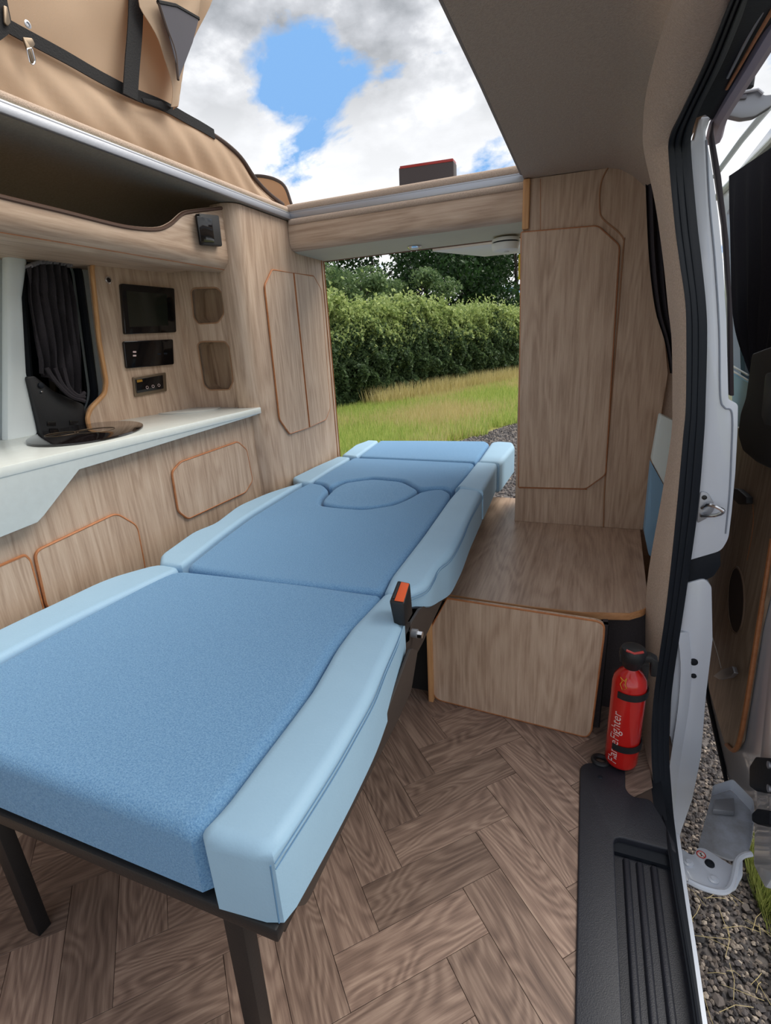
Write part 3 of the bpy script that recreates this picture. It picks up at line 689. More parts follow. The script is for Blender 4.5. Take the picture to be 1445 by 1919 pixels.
MB().tube([hz_+Vector(v) for v in ((-.016, -.018, .006), (.0, -.022, .003), (.018, -.018, .008))], .003, 8).put('safety_pin', pbr('red_pin', (170, 40, 34), .4), ex)
for k, h in ((0, Hh*.25), (1, Hh*.80)):
    a = [eb0+ZN*h+Vector((math.cos(t), math.sin(t), 0))*(Rr+.0015) for t in np.linspace(-2.25, .9, 26)]
    MB().sheet([[p-ZN*.008 for p in a], [p+ZN*.008 for p in a]], (.0, .0, 0.001), .001)
    V = [p+ZN*s_ for s_ in (-.008, .008) for p in a]+[eb0+ZN*(h+s_)+Vector((math.cos(t), math.sin(t), 0))*(Rr+.004) for s_ in (-.008, .008) for t in np.linspace(-2.25, .9, 26)]
    F = []
    n_ = 26
    for i in range(n_-1): F += [[2*n_+i, 2*n_+i+1, 3*n_+i+1, 3*n_+i], [i, n_+i, n_+i+1, i+1], [i, i+1, 2*n_+i+1, 2*n_+i], [n_+i, 3*n_+i, 3*n_+i+1, n_+i+1]]
    F += [[0, 2*n_, 3*n_, n_], [n_-1, 2*n_-1, 4*n_-1, 3*n_-1]]
    mk('bracket_strap', V, F, plastic, ex)
MB().box(eb0.x+.012, eb0.x+.04, eb0.y+.028, eb0.y+.045, .01, Hh+.01).put('bracket', plastic, ex, .003)
MB().tube([eb0+Vector((-.045, -.01, -.004))+Vector((math.cos(t)*.016, math.sin(t)*.014, 0)) for t in np.linspace(0, 6.283, 20, endpoint=False)], .006, 8, closed=True).put('foot_ring', plastic, ex)
def text_mesh(txt, size):
    cu_ = bpy.data.curves.new('t', 'FONT'); cu_.body = txt; cu_.size = size; cu_.extrude = 0; cu_.resolution_u = 2
    to = bpy.data.objects.new('t', cu_); C.objects.link(to); dg = bpy.context.evaluated_depsgraph_get(); dg.update()
    me = to.evaluated_get(dg).to_mesh(); V = [v.co.copy() for v in me.vertices]; F = [list(p.vertices) for p in me.polygons]
    to.to_mesh_clear(); bpy.data.objects.remove(to); return V, F
V, F = text_mesh('FlameFighter', .030)
wtx = max(v.x for v in V); th0 = math.radians(-128)
def cyl_map(V, h0, th, sl=1): return [eb0+ZN*(h0+v.x*sl)+Vector((math.cos(th+(-v.y)/Rr), math.sin(th+(-v.y)/Rr), 0))*(Rr+.0012) for v in V]
mk('lettering', cyl_map(V, .016, th0+.30, (Hh*.56)/wtx), F, silv, ex, smooth=False)
fc = [Vector((math.cos(t)*.014*(.75+.25*math.cos(3*t)), math.sin(t)*.012, 0)) for t in np.linspace(0, 6.283, 20)]
flm = []
a = cyl_map([Vector((x, y, 0)) for x, y in ((0, .000), (.012, .006), (.022, .002), (.030, .007), (.024, -.002), (.034, -.006), (.016, -.004), (.008, -.008))], Hh*.86, th0+.2)
MB().tube(a, .0008, 4, closed=True).put('flame_mark', goldm, ex)

# ================================================================== STEP TRAY
struct('trim_2', MB().box(.104, .222, .86, 1.25, -.05, -.008), rubber)
stp = thing('step_tray', (.14, .7, -.03), 'black grained plastic sill tray with ribbed recess on the floor at the side door', 'sill tray')
to = PP([(1062, 2200), (1087, 1436), (1100, 1428), (1163, 1432), (1172, 1440), (1172, 1478), (1185, 1492), (1220, 1497), (1240, 1530), (1256, 1562)], z=.006)
to = [Vector((.047, .25, .006))]+to[1:]
rx = .207
rc = [Vector((.112, .25, .006)), Vector((.112, .86, .006)), Vector((rx+.02, .88, .006))]
oa = to+[Vector((rx+.02, .905, .006))]
ra = fil([Vector((rx+.02, .885, .006)), Vector((.112, .885, .006)), Vector((.112, .25, .006))], .02, closed=False)
MB().prism(fil(oa+ra, [0]+[.012]*8+[0]*(len(oa)-9+len(ra))), (0, 0, -1), .022).put('rim', tray, stp, .005, seg=3)
MB().box(.105, rx+.02, .2, .89, -.028, -.018).put('recess_floor', tray, stp)
for x_ in (.128, .152, .178):
    MB().prism([Vector((x_, .2, -.019)), Vector((x_+.004, .2, -.011)), Vector((x_+.012, .2, -.011)), Vector((x_+.016, .2, -.019))], YN, .655).put('rib', tray, stp, .002)
MB().lathe([(.006, 0), (.004, .002)], P(1125, 1456, z=.006), ZN, 16).put('screw_cap', rubber, stp)

# ================================================================== RIGHT SIDE: pillar trim, seal, jamb
def pil(pts):
    out = []
    for px, py, k, v in pts: out.append(P(px, py, **{k: v}))
    return out
sealL = pil([(1400, -70, 'y', .62), (1368, 0, 'y', .75), (1320, 118, 'y', .95), (1276, 210, 'y', 1.10), (1255, 255, 'y', 1.17), (1254, 295, 'y', 1.195), (1265, 420, 'y', 1.2), (1274, 489, 'y', 1.2), (1285, 566, 'y', 1.2), (1287, 643, 'y', 1.2), (1286, 760, 'y', 1.2),
             (1280, 825, 'y', 1.2), (1267, 966, 'y', 1.2), (1249, 1137, 'y', 1.2), (1227, 1294, 'y', 1.19), (1221, 1389, 'y', 1.13), (1228, 1494, 'y', 1.04), (1249, 1564, 'z', .006), (1266, 1668, 'z', .004), (1284, 1773, 'z', .004), (1301, 1877, 'z', .004), (1316, 1990, 'z', .004), (1335, 2150, 'z', .004)])
sealR = pil([(1432, -70, 'y', .64), (1400, 0, 'y', .77), (1352, 118, 'y', .97), (1308, 208, 'y', 1.12), (1293, 255, 'y', 1.19), (1292, 295, 'y', 1.215), (1303, 420, 'y', 1.22), (1311, 489, 'y', 1.22), (1320, 577, 'y', 1.22), (1322, 643, 'y', 1.22), (1319, 760, 'y', 1.22),
             (1316, 825, 'y', 1.22), (1304, 966, 'y', 1.22), (1280, 1137, 'y', 1.22), (1257, 1294, 'y', 1.21), (1251, 1400, 'y', 1.14), (1257, 1504, 'y', 1.05), (1264, 1572, 'z', -.012), (1277, 1668, 'z', -.012), (1292, 1773, 'z', -.012), (1306, 1877, 'z', -.012), (1321, 1990, 'z', -.012), (1340, 2150, 'z', -.012)])
carpL = pil([(1310, -70, 'y', .66), (1263, 0, 'y', .80), (1232, 88, 'y', 1.0), (1210, 180, 'y', 1.15), (1205, 240, 'y', 1.22), (1207, 285, 'y', 1.26), (1228, 383, 'y', 1.28), (1243, 489, 'y', 1.28), (1252, 577, 'y', 1.28), (1259, 643, 'y', 1.28), (1260, 752, 'y', 1.28),
             (1258, 815, 'y', 1.28), (1240, 930, 'y', 1.28), (1212, 1100, 'y', 1.29), (1209, 1250, 'y', 1.29), (1200, 1389, 'y', 1.24), (1190, 1480, 'y', 1.13)])
sL, sR, cL = cr(sealL, 5), cr(sealR, 5), cr(carpL, 5)
ctrp = Vector((-.2, .6, .7))
ds = thing('door_seal', (.24, 1.2, -.03), 'ribbed black rubber seal running round the side door opening', 'door seal')
rows = []
NS = 13
def inward(p, k=(-.7, -.7, 0)):
    w_ = min(1, max(0, (p.z-1.22)/.1)); return Vector(k)*(1-w_)+Vector((-.45, -.1, -.9))*w_
for j in range(NS):
    s_ = j/(NS-1); r = []
    for a_, b_ in zip(sL, sR):
        p = a_.lerp(b_, s_); inw = Vector((ctrp.x-p.x, 0, 0)); inw.normalize()
        r.append(p+inward(p)*.007*abs(math.sin(3*math.pi*s_))**.6)
    rows.append(r)
MB().sheet(rows, (.55, .55, .6), .006).put('rubber', rubber, ds)
sRl = [p+Vector((.002, -.002, 0)) for p in sR]
# carpeted pillar trim: bulged strip between its inner edge and the seal
n_ = len(cL); rows = []
rsL = sL[:n_]
for j in range(9):
    s_ = j/8; rows.append([a_.lerp(b_, s_)+inward(a_.lerp(b_, s_), (-.2, -1, 0))*.012*math.sin(math.pi*s_) for a_, b_ in zip(cL, rsL)])
wr = struct('wall_right', MB().sheet(rows, (.5, .6, .6), .004), carpet)
# quarter wall behind the trim, up to the wardrobe
rows = [[p, Vector((p.x*1.5/p.y+.015, 1.5, 1+(p.z-1)*1.5/p.y)), Vector((p.x*1.92/p.y+.03, 1.92, 1+(p.z-1)*1.92/p.y))] for p in cL[18:]]
MB().sheet(rows, (1, 0, 0), .01).put('quarter_wall', carpet, wr)
cl_up = pil([(1190, 306, 'y', 1.86), (1207, 320, 'y', 1.6)])
# side padding (blue) beside the bench + curtain strip
struct('wall_rear', MB().prism([P(a, b, y=1.90) for a, b in ((1170, 290), (1308, 290), (1328, 500), (1338, 800), (1325, 1000), (1290, 1200), (1170, 1200))], YN, .03), carpet)
sp_ = thing('side_wall_cushion', P(1225, 1040, y=1.6), 'pale and mid blue padded side cushion between wardrobe and door pillar', 'cushion')
YQ = 1.62
up_ = fil([P(a, b, y=YQ) for a, b in ((1238, 777), (1275, 795), (1275, 935), (1248, 913), (1222, 866))], .008)
MB().prism(up_, YN, .05).put('upper_pad', pbr('pale_grey_blue_vinyl', (206, 218, 218), .6), sp_, .006)
lo_ = fil([P(a, b, y=YQ) for a, b in ((1221, 868), (1247, 915), (1275, 938), (1275, 1090), (1216, 1040), (1208, 1000))], .004)
MB().prism(lo_, YN, .05).put('lower_pad', pbr('mid_blue_vinyl', (124, 164, 196), .6, bump=(300, .1)), sp_, .006)
sc_ = thing('rear_side_curtain', P(1250, 660, y=1.70), 'narrow dark grey curtain hanging beside the wardrobe behind the door pillar', 'curtain')
YC = 1.72
tpc = [P(a, b, y=YC) for a, b in ((1210, 345), (1216, 480), (1228, 580), (1246, 640), (1256, 700))]
tpr = [P(a, b, y=YC) for a, b in ((1300, 345), (1300, 480), (1300, 580), (1300, 640), (1300, 700))]
A = resamp(cr(tpc, 5), 26); B = resamp(cr(tpr, 5), 26)
rows = [[A[k].lerp(B[k], j/24)+YN*.012*math.sin(j*1.6) for k in range(26)] for j in range(25)]
MB().sheet(rows, (0, 1, 0), .003).put('cloth', curt, sc_)

# white body jamb outside the seal
jm = thing('rear_quarter_jamb', (.27, 1.24, -.1), 'white painted body jamb beside the rubber seal at the side door', 'body panel')
YJ = 1.235
upj = [(1290, 262), (1300, 262), (1311, 219), (1333, 217), (1322, 247), (1334, 310), (1346, 400), (1355, 489), (1362, 599), (1366, 748), (1384, 758), (1383, 809), (1379, 884), (1372, 960), (1366, 1010), (1352, 1033), (1294, 1050), (1268, 1060), (1300, 800), (1300, 640), (1292, 500), (1282, 380)]
ju = fil([P(a, b, y=YJ) for a, b in upj], [0, 0, .004, .004, .004, 0, 0, 0, 0, .004, .006, .006, 0, 0, .012, .012]+[0]*6)
MB().prism(ju, YN, .04).put('upper_jamb', paint, jm, .004)
loj = [(1285, 1094), (1322, 1084), (1334, 1100), (1336, 1200), (1324, 1300), (1314, 1419), (1298, 1498), (1278, 1555), (1268, 1590), (1266, 1585), (1254, 1400), (1260, 1250)]
jl = fil([P(a, b, y=YJ) for a, b in loj], [0, .012, .006, 0, 0, 0, 0, 0, 0, 0, 0, 0])
MB().prism(jl, YN, .05).put('lower_jamb', paint, jm, .004)
swl = resamp(cr([P(a, b, y=YJ-.004) for a, b in ((1290, 1185), (1296, 1250), (1290, 1330), (1276, 1420), (1266, 1500), (1262, 1560))], 5), 24)
swr = [p-Vector((.024, 0, 0)) for p in swl]
rows = [[swl[k].lerp(swr[k], j/5)-YN*.008*math.sin(j/5*1.57) for k in range(24)] for j in range(6)]
MB().sheet(rows, YN, .006).put('inner_bulge', paint, jm)
for y_, r_ in ((1210, .009), (1236, .006)):
    MB().lathe([(r_, 0), (r_, .003), (r_*.6, .005)], P(1300, y_+30, y=YJ), (0, -1, 0), 16).put('rubber_plug', rubber, jm)
MB().prism(fil([P(a, b, y=YJ+.005) for a, b in ((1280, 1045), (1350, 1032), (1351, 1060), (1338, 1080), (1322, 1088), (1270, 1098))], .006), YN, .04).put('rubber_band', rubber, jm, .004)
MB().tube(cr([P(a, b, y=YJ-.001) for a, b in ((1324, 262), (1330, 380), (1340, 489), (1348, 620), (1350, 740), (1358, 764), (1372, 775), (1371, 850), (1367, 930), (1360, 1000))], 6), .0016, 6).put('pressed_seam', pbr('seam_grey', (140, 148, 162), .5), jm)
MB().prism([P(a, b, y=YJ+.004) for a, b in ((1337, 225), (1331, 255), (1348, 372), (1355, 420), (1366, 560), (1368, 742), (1376, 742), (1374, 600), (1366, 450), (1352, 330), (1338, 250))], YN, .02).put('edge_gasket', pbr('plum_rubber', (40, 30, 38), .5), jm, .002)
# sill edge of the body below the seal
sillp = [p for p in sR[84:]]
MB().sheet([[p+Vector((.002, 0, -.002)) for p in sillp], [p+Vector((.012, 0, -.006)) for p in sillp], [p+Vector((.014, 0, -.06)) for p in sillp]], (-.3, 0, -1), .004).put('sill_edge', paint, jm)
# striker latch
sk = thing('door_striker', P(1320, 950, y=YJ-.01), 'chrome door striker loop bolted to the white jamb', 'striker')
MB().prism(fil([P(a, b, y=YJ) for a, b in ((1312, 920), (1325, 922), (1337, 940), (1338, 955), (1325, 970), (1306, 980), (1308, 950))], .006), (0, -1, 0), .004).put('base_plate', alu, sk, .001)
MB().tube(cr([P(a, b, y=YJ-c_) for a, b, c_ in ((1316, 952, .004), (1330, 946, .02), (1352, 955, .03), (1354, 960, .03), (1340, 966, .024), (1314, 966, .006))], 5), .0042, 8).put('loop', chrome, sk)
MB().lathe([(.005, 0), (.005, .003), (.003, .004)], P(1320, 932, y=YJ-.004), (0, -1, 0), 12).put('bolt', black, sk)

# header: rails above the opening
hd = thing('header_rail', P(1400, 80, y=1.1), 'dark header channel with silver and orange-brown strips above the side door', 'door rail')
def hline(pts, r, m, nm, y0=1.15):
    MB().tube(cr([P(a, b, y=y) for a, b, y in pts], 4), r, 8).put(nm, m, hd)
rows = [[P(a, b, y=y) for a, b, y in row] for row in (((1400, -60, .66), (1366, 15, .79), (1328, 100, .95), (1294, 165, 1.07), (1272, 232, 1.16)),
        ((1480, -60, .68), (1432, 15, .81), (1396, 80, .96), (1362, 150, 1.09), (1322, 215, 1.18)), ((1520, -40, .76), (1470, 15, .88), (1420, 80, 1.03), (1372, 165, 1.16), (1335, 225, 1.24)))]
MB().sheet([resamp(cr(r, 4), 20) for r in rows], (.3, .3, 1), .01).put('channel', rubber, hd)
hline([(1490, -90, .68), (1441, 0, .80), (1400, 75, .95), (1364, 145, 1.08)], .0022, alu, 'silver_strip')
hline([(1500, -70, .72), (1447, 20, .84), (1406, 90, .99), (1362, 166, 1.13)], .0025, edge, 'brown_strip')
hline([(1560, -90, .82), (1480, 10, .92), (1420, 105, 1.08), (1352, 215, 1.24), (1338, 260, 1.30)], .014, pbr('mauve_grey_paint', (176, 166, 180), .4), 'roof_gutter')

# upper roller arm
ua = thing('upper_roller_arm', P(1400, 205, y=1.3), 'grey pressed metal roller arm reaching from header to the open sliding door', 'roller arm')
YA = 1.25
ap = fil([P(a, b, y=YA) for a, b in ((1316, 212), (1336, 180), (1400, 168), (1424, 166), (1432, 178), (1450, 176), (1450, 196), (1415, 218), (1390, 222), (1345, 212), (1330, 222))], .004)
grey_m = pbr('grey_metal', (150, 152, 158), .4, .4)
MB().prism(ap, YN, .02).put('arm_plate', grey_m, ua, .002)
MB().tube([P(a, b, y=YA-.004) for a, b in ((1334, 184), (1420, 168), (1430, 176))], .003, 8).put('top_lip', alu, ua)
for a, b in ((1351, 189), (1391, 181)):
    MB().prism(fil([P(a+x, b+y, y=YA-.001) for x, y in ((-9, -4), (8, -6), (8, 5), (-9, 6))], .002), (0, -1, 0), .003).put('slot_plate', pbr('slot%d' % a, (100, 98, 104), .4, .5), ua, .001)
MB().lathe([(.014, 0), (.014, .02), (.008, .024)], P(1395, 166, y=YA+.01), ZN, 20).put('roller', rubber, ua)

# ================================================================== OPEN SLIDING DOOR (outside, right)
XD = .44
sd = thing('open_sliding_door', (XD, 1.6, -.3), 'open white sliding door with oak-lined inner face outside on the right', 'door')
def ox(px, py, off=0): return P(px, py, x=XD-off)
def dpan(pxs, name, m, t=.02, off=0, r=0, bevel=.002):
    return MB().prism(fil([ox(*q, off) for q in pxs], r), XN, t).put(name, m, sd, bevel)
# outer skin & frame around the window
dpan([(1330, 740), (1480, 850), (1640, 900), (1640, 1720), (1450, 1640), (1434, 1665), (1412, 1620), (1414, 1545), (1385, 1500), (1366, 1465), (1345, 1385), (1322, 1296), (1318, 1000)], 'lower_shell', paint, .05, -.012, .01, .006)
dpan([(1322, 800), (1384, 800), (1410, 818), (1414, 846), (1450, 874), (1475, 900), (1440, 1100), (1421, 1180), (1388, 1388), (1376, 1408), (1357, 1391), (1328, 1290), (1318, 1000)], 'lining_panel', wood('oak_lining_door', (168, 146, 124), (146, 124, 104), (112, 92, 76), 'z'), .01, 0, .008)
MB().tube(cr([ox(*q, .002) for q in ((1448, 1010), (1434, 1100), (1421, 1180), (1404, 1290), (1388, 1380), (1376, 1406), (1362, 1396))], 5), .006, 8).put('edge_band', edge, sd)
MB().tube([ox(*q, .003) for q in ((1384, 801), (1407, 818), (1420, 850), (1450, 876))], .0025, 6).put('cream_line', wplas, sd)
oc = ox(1381, 1125)
el = [ox(1367+15*math.cos(a)*1.0+14, 1125+62*math.sin(a), .0005) for a in np.linspace(0, 6.283, 28, endpoint=False)]
MB().prism(el, (-1, 0, 0), .002).put('speaker_recess', pbr('recess_brown', (58, 44, 36), .9), sd); 
MB().tube(el, .004, 6, closed=True).put('recess_rim', pbr('recess_rim', (120, 98, 80), .7), sd)
MB().prism(fil([ox(*q, .012) for q in ((1344, 1268), (1360, 1256), (1380, 1250), (1384, 1262), (1376, 1270), (1354, 1274))], .002), (-1, 0, 0), .01).put('catch', alu, sd, .002)
MB().prism(fil([ox(*q, .01) for q in ((1380, 915), (1394, 917), (1411, 932), (1411, 944), (1396, 946), (1384, 934))], .003), (-1, 0, 0), .015).put('latch', plastic, sd, .003)
MB().tube(cr([ox(*q, .001) for q in ((1411, 945), (1412, 975), (1408, 1010), (1400, 1050))], 4), .0008, 4).put('cord', edge, sd)
# window: glass pane, upper frame bars
frame_w = [(1352, 360), (1375, 330), (1445, 240), (1640, 40), (1640, 905), (1475, 890), (1384, 800), (1362, 780), (1360, 600)]
hole_w = [(1362, 400), (1390, 340), (1450, 262), (1600, 110), (1600, 850), (1470, 850), (1392, 772), (1376, 740), (1372, 600)]
MB().holed([fil([ox(*q, -.004) for q in frame_w], .01), fil([ox(*q, -.004) for q in hole_w], .01)], XN, .02).put('window_frame', paint, sd, .0)
MB().prism([ox(*q, -.03) for q in hole_w], XN, .004).put('window_pane', glass, sd)
pale = pbr('pale_blue_sky_reflection', (132, 176, 200), .5)
dpan([(1372, 700), (1440, 738), (1470, 752), (1470, 900), (1410, 818), (1372, 796)], 'sky_reflection', pale, .012, -.002, .004)  # pale blue plate paints the sky's reflection in the lower window glass
for k in range(2):
    MB().tube([ox(1370, 684+k*9, .006), ox(1402, 703+k*10, .006)], .003, 6).put('window_slide', wplas, sd)
MB().tube([ox(*q, .012) for q in ((1340, 330), (1390, 262), (1450, 190), (1500, 130))], .010, 8).put('upper_bar', pbr('grey_frame', (176, 184, 190), .35), sd)
MB().tube([ox(*q, .004) for q in ((1340, 372), (1390, 322), (1450, 262), (1500, 200))], .012, 8).put('upper_bar', pbr('white_frame', (200, 208, 206), .35), sd)
# curtain on door
ct = thing('sliding_door_curtain', ox(1420, 700, .03), 'black curtain hanging over the window of the open sliding door', 'curtain')
A = resamp(cr([ox(*q, .03) for q in ((1366, 330), (1366, 420), (1370, 520), (1376, 600), (1390, 660), (1408, 700), (1416, 726))], 4), 26)
B = resamp(cr([ox(*q, .03) for q in ((1560, 200), (1560, 350), (1540, 480), (1500, 600), (1470, 680), (1445, 710), (1430, 722))], 4), 26)
rows = [[A[k].lerp(B[k], j/30)+XN*.009*min(1, k/5)*math.sin(j*1.15+.3*math.sin(k*.3)) for k in range(26)] for j in range(31)]
MB().sheet(rows, XN, .003).put('cloth', curtd, ct)
# handle box
hb_ = thing('door_handle_box', ox(1430, 850, .05), 'rounded black interior handle housing on the open sliding door', 'handle')
pts = fil([ox(*q, .03) for q in ((1436, 662), (1500, 640), (1520, 900), (1445, 866), (1418, 845), (1408, 815), (1413, 775), (1424, 745))], .012)
MB().prism(pts, (-1, 0, 0), .03).put('housing', plastic, hb_, .008, seg=3)
MB().prism(fil([ox(*q, .06) for q in ((1438, 700), (1480, 690), (1490, 810), (1436, 795), (1430, 780))], .01), (-1, 0, 0), .004).put('inlay', pbr('blue_black', (24, 32, 42), .3), hb_, .002)
# bump stops on the door's white edge
for nm, lb, q in (('upper', 'larger ribbed black rubber buffer on white door edge, above the other', [(1424, 1440), (1436, 1422), (1470, 1425), (1470, 1490), (1436, 1487), (1424, 1478)]),
                  ('lower', 'small black rubber buffer lowest on the white sliding door edge', [(1429, 1530), (1440, 1520), (1465, 1524), (1465, 1552), (1440, 1550), (1430, 1544)])):
    t_ = thing('rubber_buffer', ox(*q[0], .03), lb, 'buffer')
    MB().prism(fil([ox(*a, -.012) for a in q], .006), (-1, 0, 0), .022).put('block', rubber, t_, .005)
    if nm == 'upper':
        for yy in (1434, 1478): MB().lathe([(.008, 0), (.008, .004), (.005, .005)], ox(1443, yy, .010), (-1, 0, 0), 16).put('screw', alu, t_)
MB().tube(cr([ox(*q, -.006) for q in ((1320, 1262), (1326, 1305), (1340, 1370), (1356, 1440), (1364, 1476))], 4), .006, 8).put('door_gasket', rubber, sd)
MB().tube(cr([ox(*q, .0) for q in ((1331, 1180), (1345, 1225), (1352, 1252))], 4), .0015, 6).put('cream_piping', wplas, sd)

# ---- lower roller bracket
ZA = -.10
lb = thing('lower_roller_bracket', P(1330, 1620, z=ZA), 'white painted lower roller bracket with pan and stickers beside the sill', 'bracket')
pl = fil([P(a, b, z=ZA) for a, b in ((1262, 1588), (1282, 1592), (1292, 1600), (1300, 1602), (1308, 1588), (1322, 1590), (1372, 1622), (1378, 1604), (1392, 1602), (1392, 1640), (1380, 1664), (1362, 1672), (1318, 1664), (1296, 1652), (1278, 1650))], .004)
MB().prism(pl, (0, 0, -1), .008).put('plate', paint, lb, .002)
lip = cr([P(a, b, z=ZA+.004) for a, b in ((1290, 1651), (1318, 1664), (1352, 1672), (1368, 1664), (1376, 1640), (1381, 1615), (1392, 1604), (1408, 1600))], 5)
MB().tube(lip, .006, 8).put('rolled_lip', paint, lb)
ZB_ = -.145
pan = [P(a, b, z=ZB_) for a, b in ((1333, 1492), (1370, 1480), (1408, 1520), (1410, 1550), (1404, 1598), (1372, 1612), (1308, 1588))]
MB().prism(fil(pan, .008), (0, 0, -1), .006).put('pan_floor', pbr('dusty_paint', (186, 192, 204), .5, noise=(20, (150, 150, 152), .2)), lb, .001)
pc = fil(pan, .008)
rows = [[p+ZN*h for p in (pc[:1]+pc[1:22])] for h in (0, .02, .034)]
MB().sheet(rows, (.0, .3, 0), .006).put('pan_wall', paint, lb)
MB().prism([P(a, b, z=ZB_+.003) for a, b in ((1338, 1506), (1374, 1503), (1376, 1530), (1334, 1526))], ZN, .016).put('pan_block', grey_m, lb, .003)
for a, b in ((1290, 1617), (1337, 1649)):
    MB().lathe([(.010, 0), (.010, .003), (.005, .004), (.005, .006)], P(a, b, z=ZA), ZN, 20).put('rivet', paint, lb)
MB().lathe([(.0095, 0), (.009, .003), (.006, .005)], P(1330, 1619, z=ZA), ZN, 20).put('rubber_plug', rubber, lb)
cs = P(1314, 1602, z=ZA+.0006)
MB().lathe([(.0092, 0), (.0092, .0008)], cs, ZN, 28).put('sticker', wplas, lb)
MB().tube([cs+ZN*.001+Vector((math.cos(t), math.sin(t), 0))*.0082 for t in np.linspace(0, 6.283, 28, endpoint=False)], .0011, 6, closed=True).put('sticker_ring', redp, lb)
MB().tube([cs+ZN*.001+Vector((-.006, .005, 0)), cs+ZN*.001+Vector((.006, -.005, 0))], .0008, 6).put('sticker_bar', redp, lb)
MB().tube(cr([cs+ZN*.001+Vector(v) for v in ((-.001, -.004, 0), (.001, -.001, 0), (-.0015, .001, 0), (.001, .004, 0))], 4), .0009, 6).put('sticker_symbol', black, lb)

# ================================================================== BED
ZT = {'A': .500, 'B': .505, 'C': .510, 'D': .517}
bed = thing('fold_out_bed', (-.67, 1.2, 0), 'blue upholstered fold-out bed with pale blue bolsters and black steel frame', 'bed')
def offset_ring(pts, d):
    n = len(pts); out = []
    area = sum(pts[i].x*pts[(i+1) % n].y-pts[(i+1) % n].x*pts[i].y for i in range(n)); s = 1 if area > 0 else -1
    for i in range(n):
        a = (pts[i]-pts[i-1]); b = (pts[(i+1) % n]-pts[i])
        a = a.normalized() if a.length > 1e-7 else b.normalized(); b = b.normalized() if b.length > 1e-7 else a
        na = Vector((-a.y, a.x, 0)); nb = Vector((-b.y, b.x, 0)); m = na+nb
        if m.length < 1e-6: m = na
        m.normalize(); out.append(m)
    nrm = out
    for _ in range(2): nrm = [(nrm[i-1]+nrm[i]*1.5+nrm[(i+1) % n]).normalized() for i in range(n)]
    return [pts[i]+nrm[i]*s*d for i in range(n)]
def cushion(name, outl, zt, th, r, m, parent=bed, puff=.0, rc=.012, step=.02, dz=None, corner=None, lift=None):
    if isinstance(corner, (int, float)): corner = max(corner, .012)
    elif corner is not None: corner = [max(c_, .012) for c_ in corner]
    pts = fil(outl, corner if corner is not None else rc, 3); L2 = sum((pts[(i+1) % len(pts)]-pts[i]).length for i in range(len(pts)))
    pts = resamp(pts+[pts[0]], max(24, int(L2/step)))[:-1]
    pts = [Vector((p.x, p.y, 0)) for p in pts]
    ring = [(0, -th), (-.002, -th*.75), (0, -r)]
    rings = []
    rings.append([p-ZN*th for p in offset_ring(pts, r*.5)])
    rings.append([p-ZN*(th-r*.4) for p in pts])
    rings.append([p-ZN*r*1.05 for p in pts])
    for a in (20, 40, 60, 78): rings.append([p+ZN*(-r*1.05+r*math.sin(math.radians(a))*1.0) for p in offset_ring(pts, r*(1-math.cos(math.radians(a))))])
    last = offset_ring(pts, r*1.02); rings.append([p+ZN*(-.0008) for p in last])
    V = [p for g in rings for p in g]; n = len(pts); F = []
    for i in range(len(rings)-1):
        for j in range(n): F.append([i*n+j, i*n+(j+1) % n, (i+1)*n+(j+1) % n, (i+1)*n+j])
    F.append(list(range(n))[::-1])
    base_i = (len(rings)-1)*n
    tris = tessellate_polygon([last])
    F += [[base_i+a for a in t] for t in tris]
    V = [Vector((p.x, p.y, zt+p.z+(lift(p.x, p.y) if (lift and q_ < 2*n) else 0))) for q_, p in enumerate(V)]
    return mk(name, V, F, m, parent)
def zp_(pts, k): return [P(a, b, z=ZT[k]) for a, b in pts]
# seat section (nearest)
RA, RB = .022, .018
Afab = zp_([(368, 1560), (420, 1500), (480, 1422), (540, 1345), (580, 1292), (605, 1250), (625, 1215), (655, 1175), (718, 1110), (560, 1088), (345, 1065)], 'A')
AfL = [Vector((-.93, .86, .5)), Vector((-.95, .60, .5)), Vector((-.955, .31, .5))]
Af = Afab+AfL
cushion('seat_cushion', Af, ZT['A']-.002, .105, .020, fabric, corner=[.01, .1, .1, .1, .1, .1, .1, .1, .006, .05, .01, .08, .08, .02])
Abol = [Afab[0]+Vector((.0, -.006, 0))]+zp_([(512, 1606), (620, 1440), (668, 1358), (700, 1300), (722, 1245), (745, 1195), (762, 1155), (752, 1120), (738, 1108)], 'A')
Abo = Abol+[p+Vector((.002, 0, 0)) for p in Afab[:9][::-1][:-1]]
bo = cushion('side_bolster', Abo, ZT['A']+.004, .118, .018, vinyl, lift=lambda x, y: .07*min(1, max(0, (y-.66)/.2))**1.5, corner=[.01, .015, .1, .1, .1, .1, .06, .04, .02, .01]+[.0]*8)
def stitch(parent, pts, n='stitching', gap=.006):
    c_ = cr(pts, 5)
    for g in (0, gap): MB().tube([p-ZN*g for p in c_], .0008, 4).put(n, thread, parent)
def edge_pts(pxs, k, dx=.0, dz=0): return [P(a, b, z=ZT[k])+Vector((dx, 0, dz)) for a, b in pxs]
stitch(bo, [p+Vector((.0015, -.001, -.008)) for p in zp_([(512, 1606), (620, 1440), (668, 1358), (700, 1300), (722, 1245), (743, 1197), (756, 1158)], 'A')], gap=.008)
fcorn = Abol[1]
MB().tube([fcorn+Vector((-.004, -.0018, -.012)), fcorn+Vector((-.005, -.0022, -.098))], .0011, 5).put('corner_seam', thread, bo)
# left bolster A
AL = [Vector((-.957, .305, .5)), Vector((-.952, .6, .5))]+zp_([(340, 1064), (312, 1057), (292, 1057), (200, 1082), (100, 1130), (0, 1176)], 'A')
AL += [Vector((-1.07, .305, .5))]
cushion('side_bolster', AL, ZT['A']+.003, .115, .016, vinyl, corner=[.01, .1, .01, .01, .02, .05, .1, .1, .01])
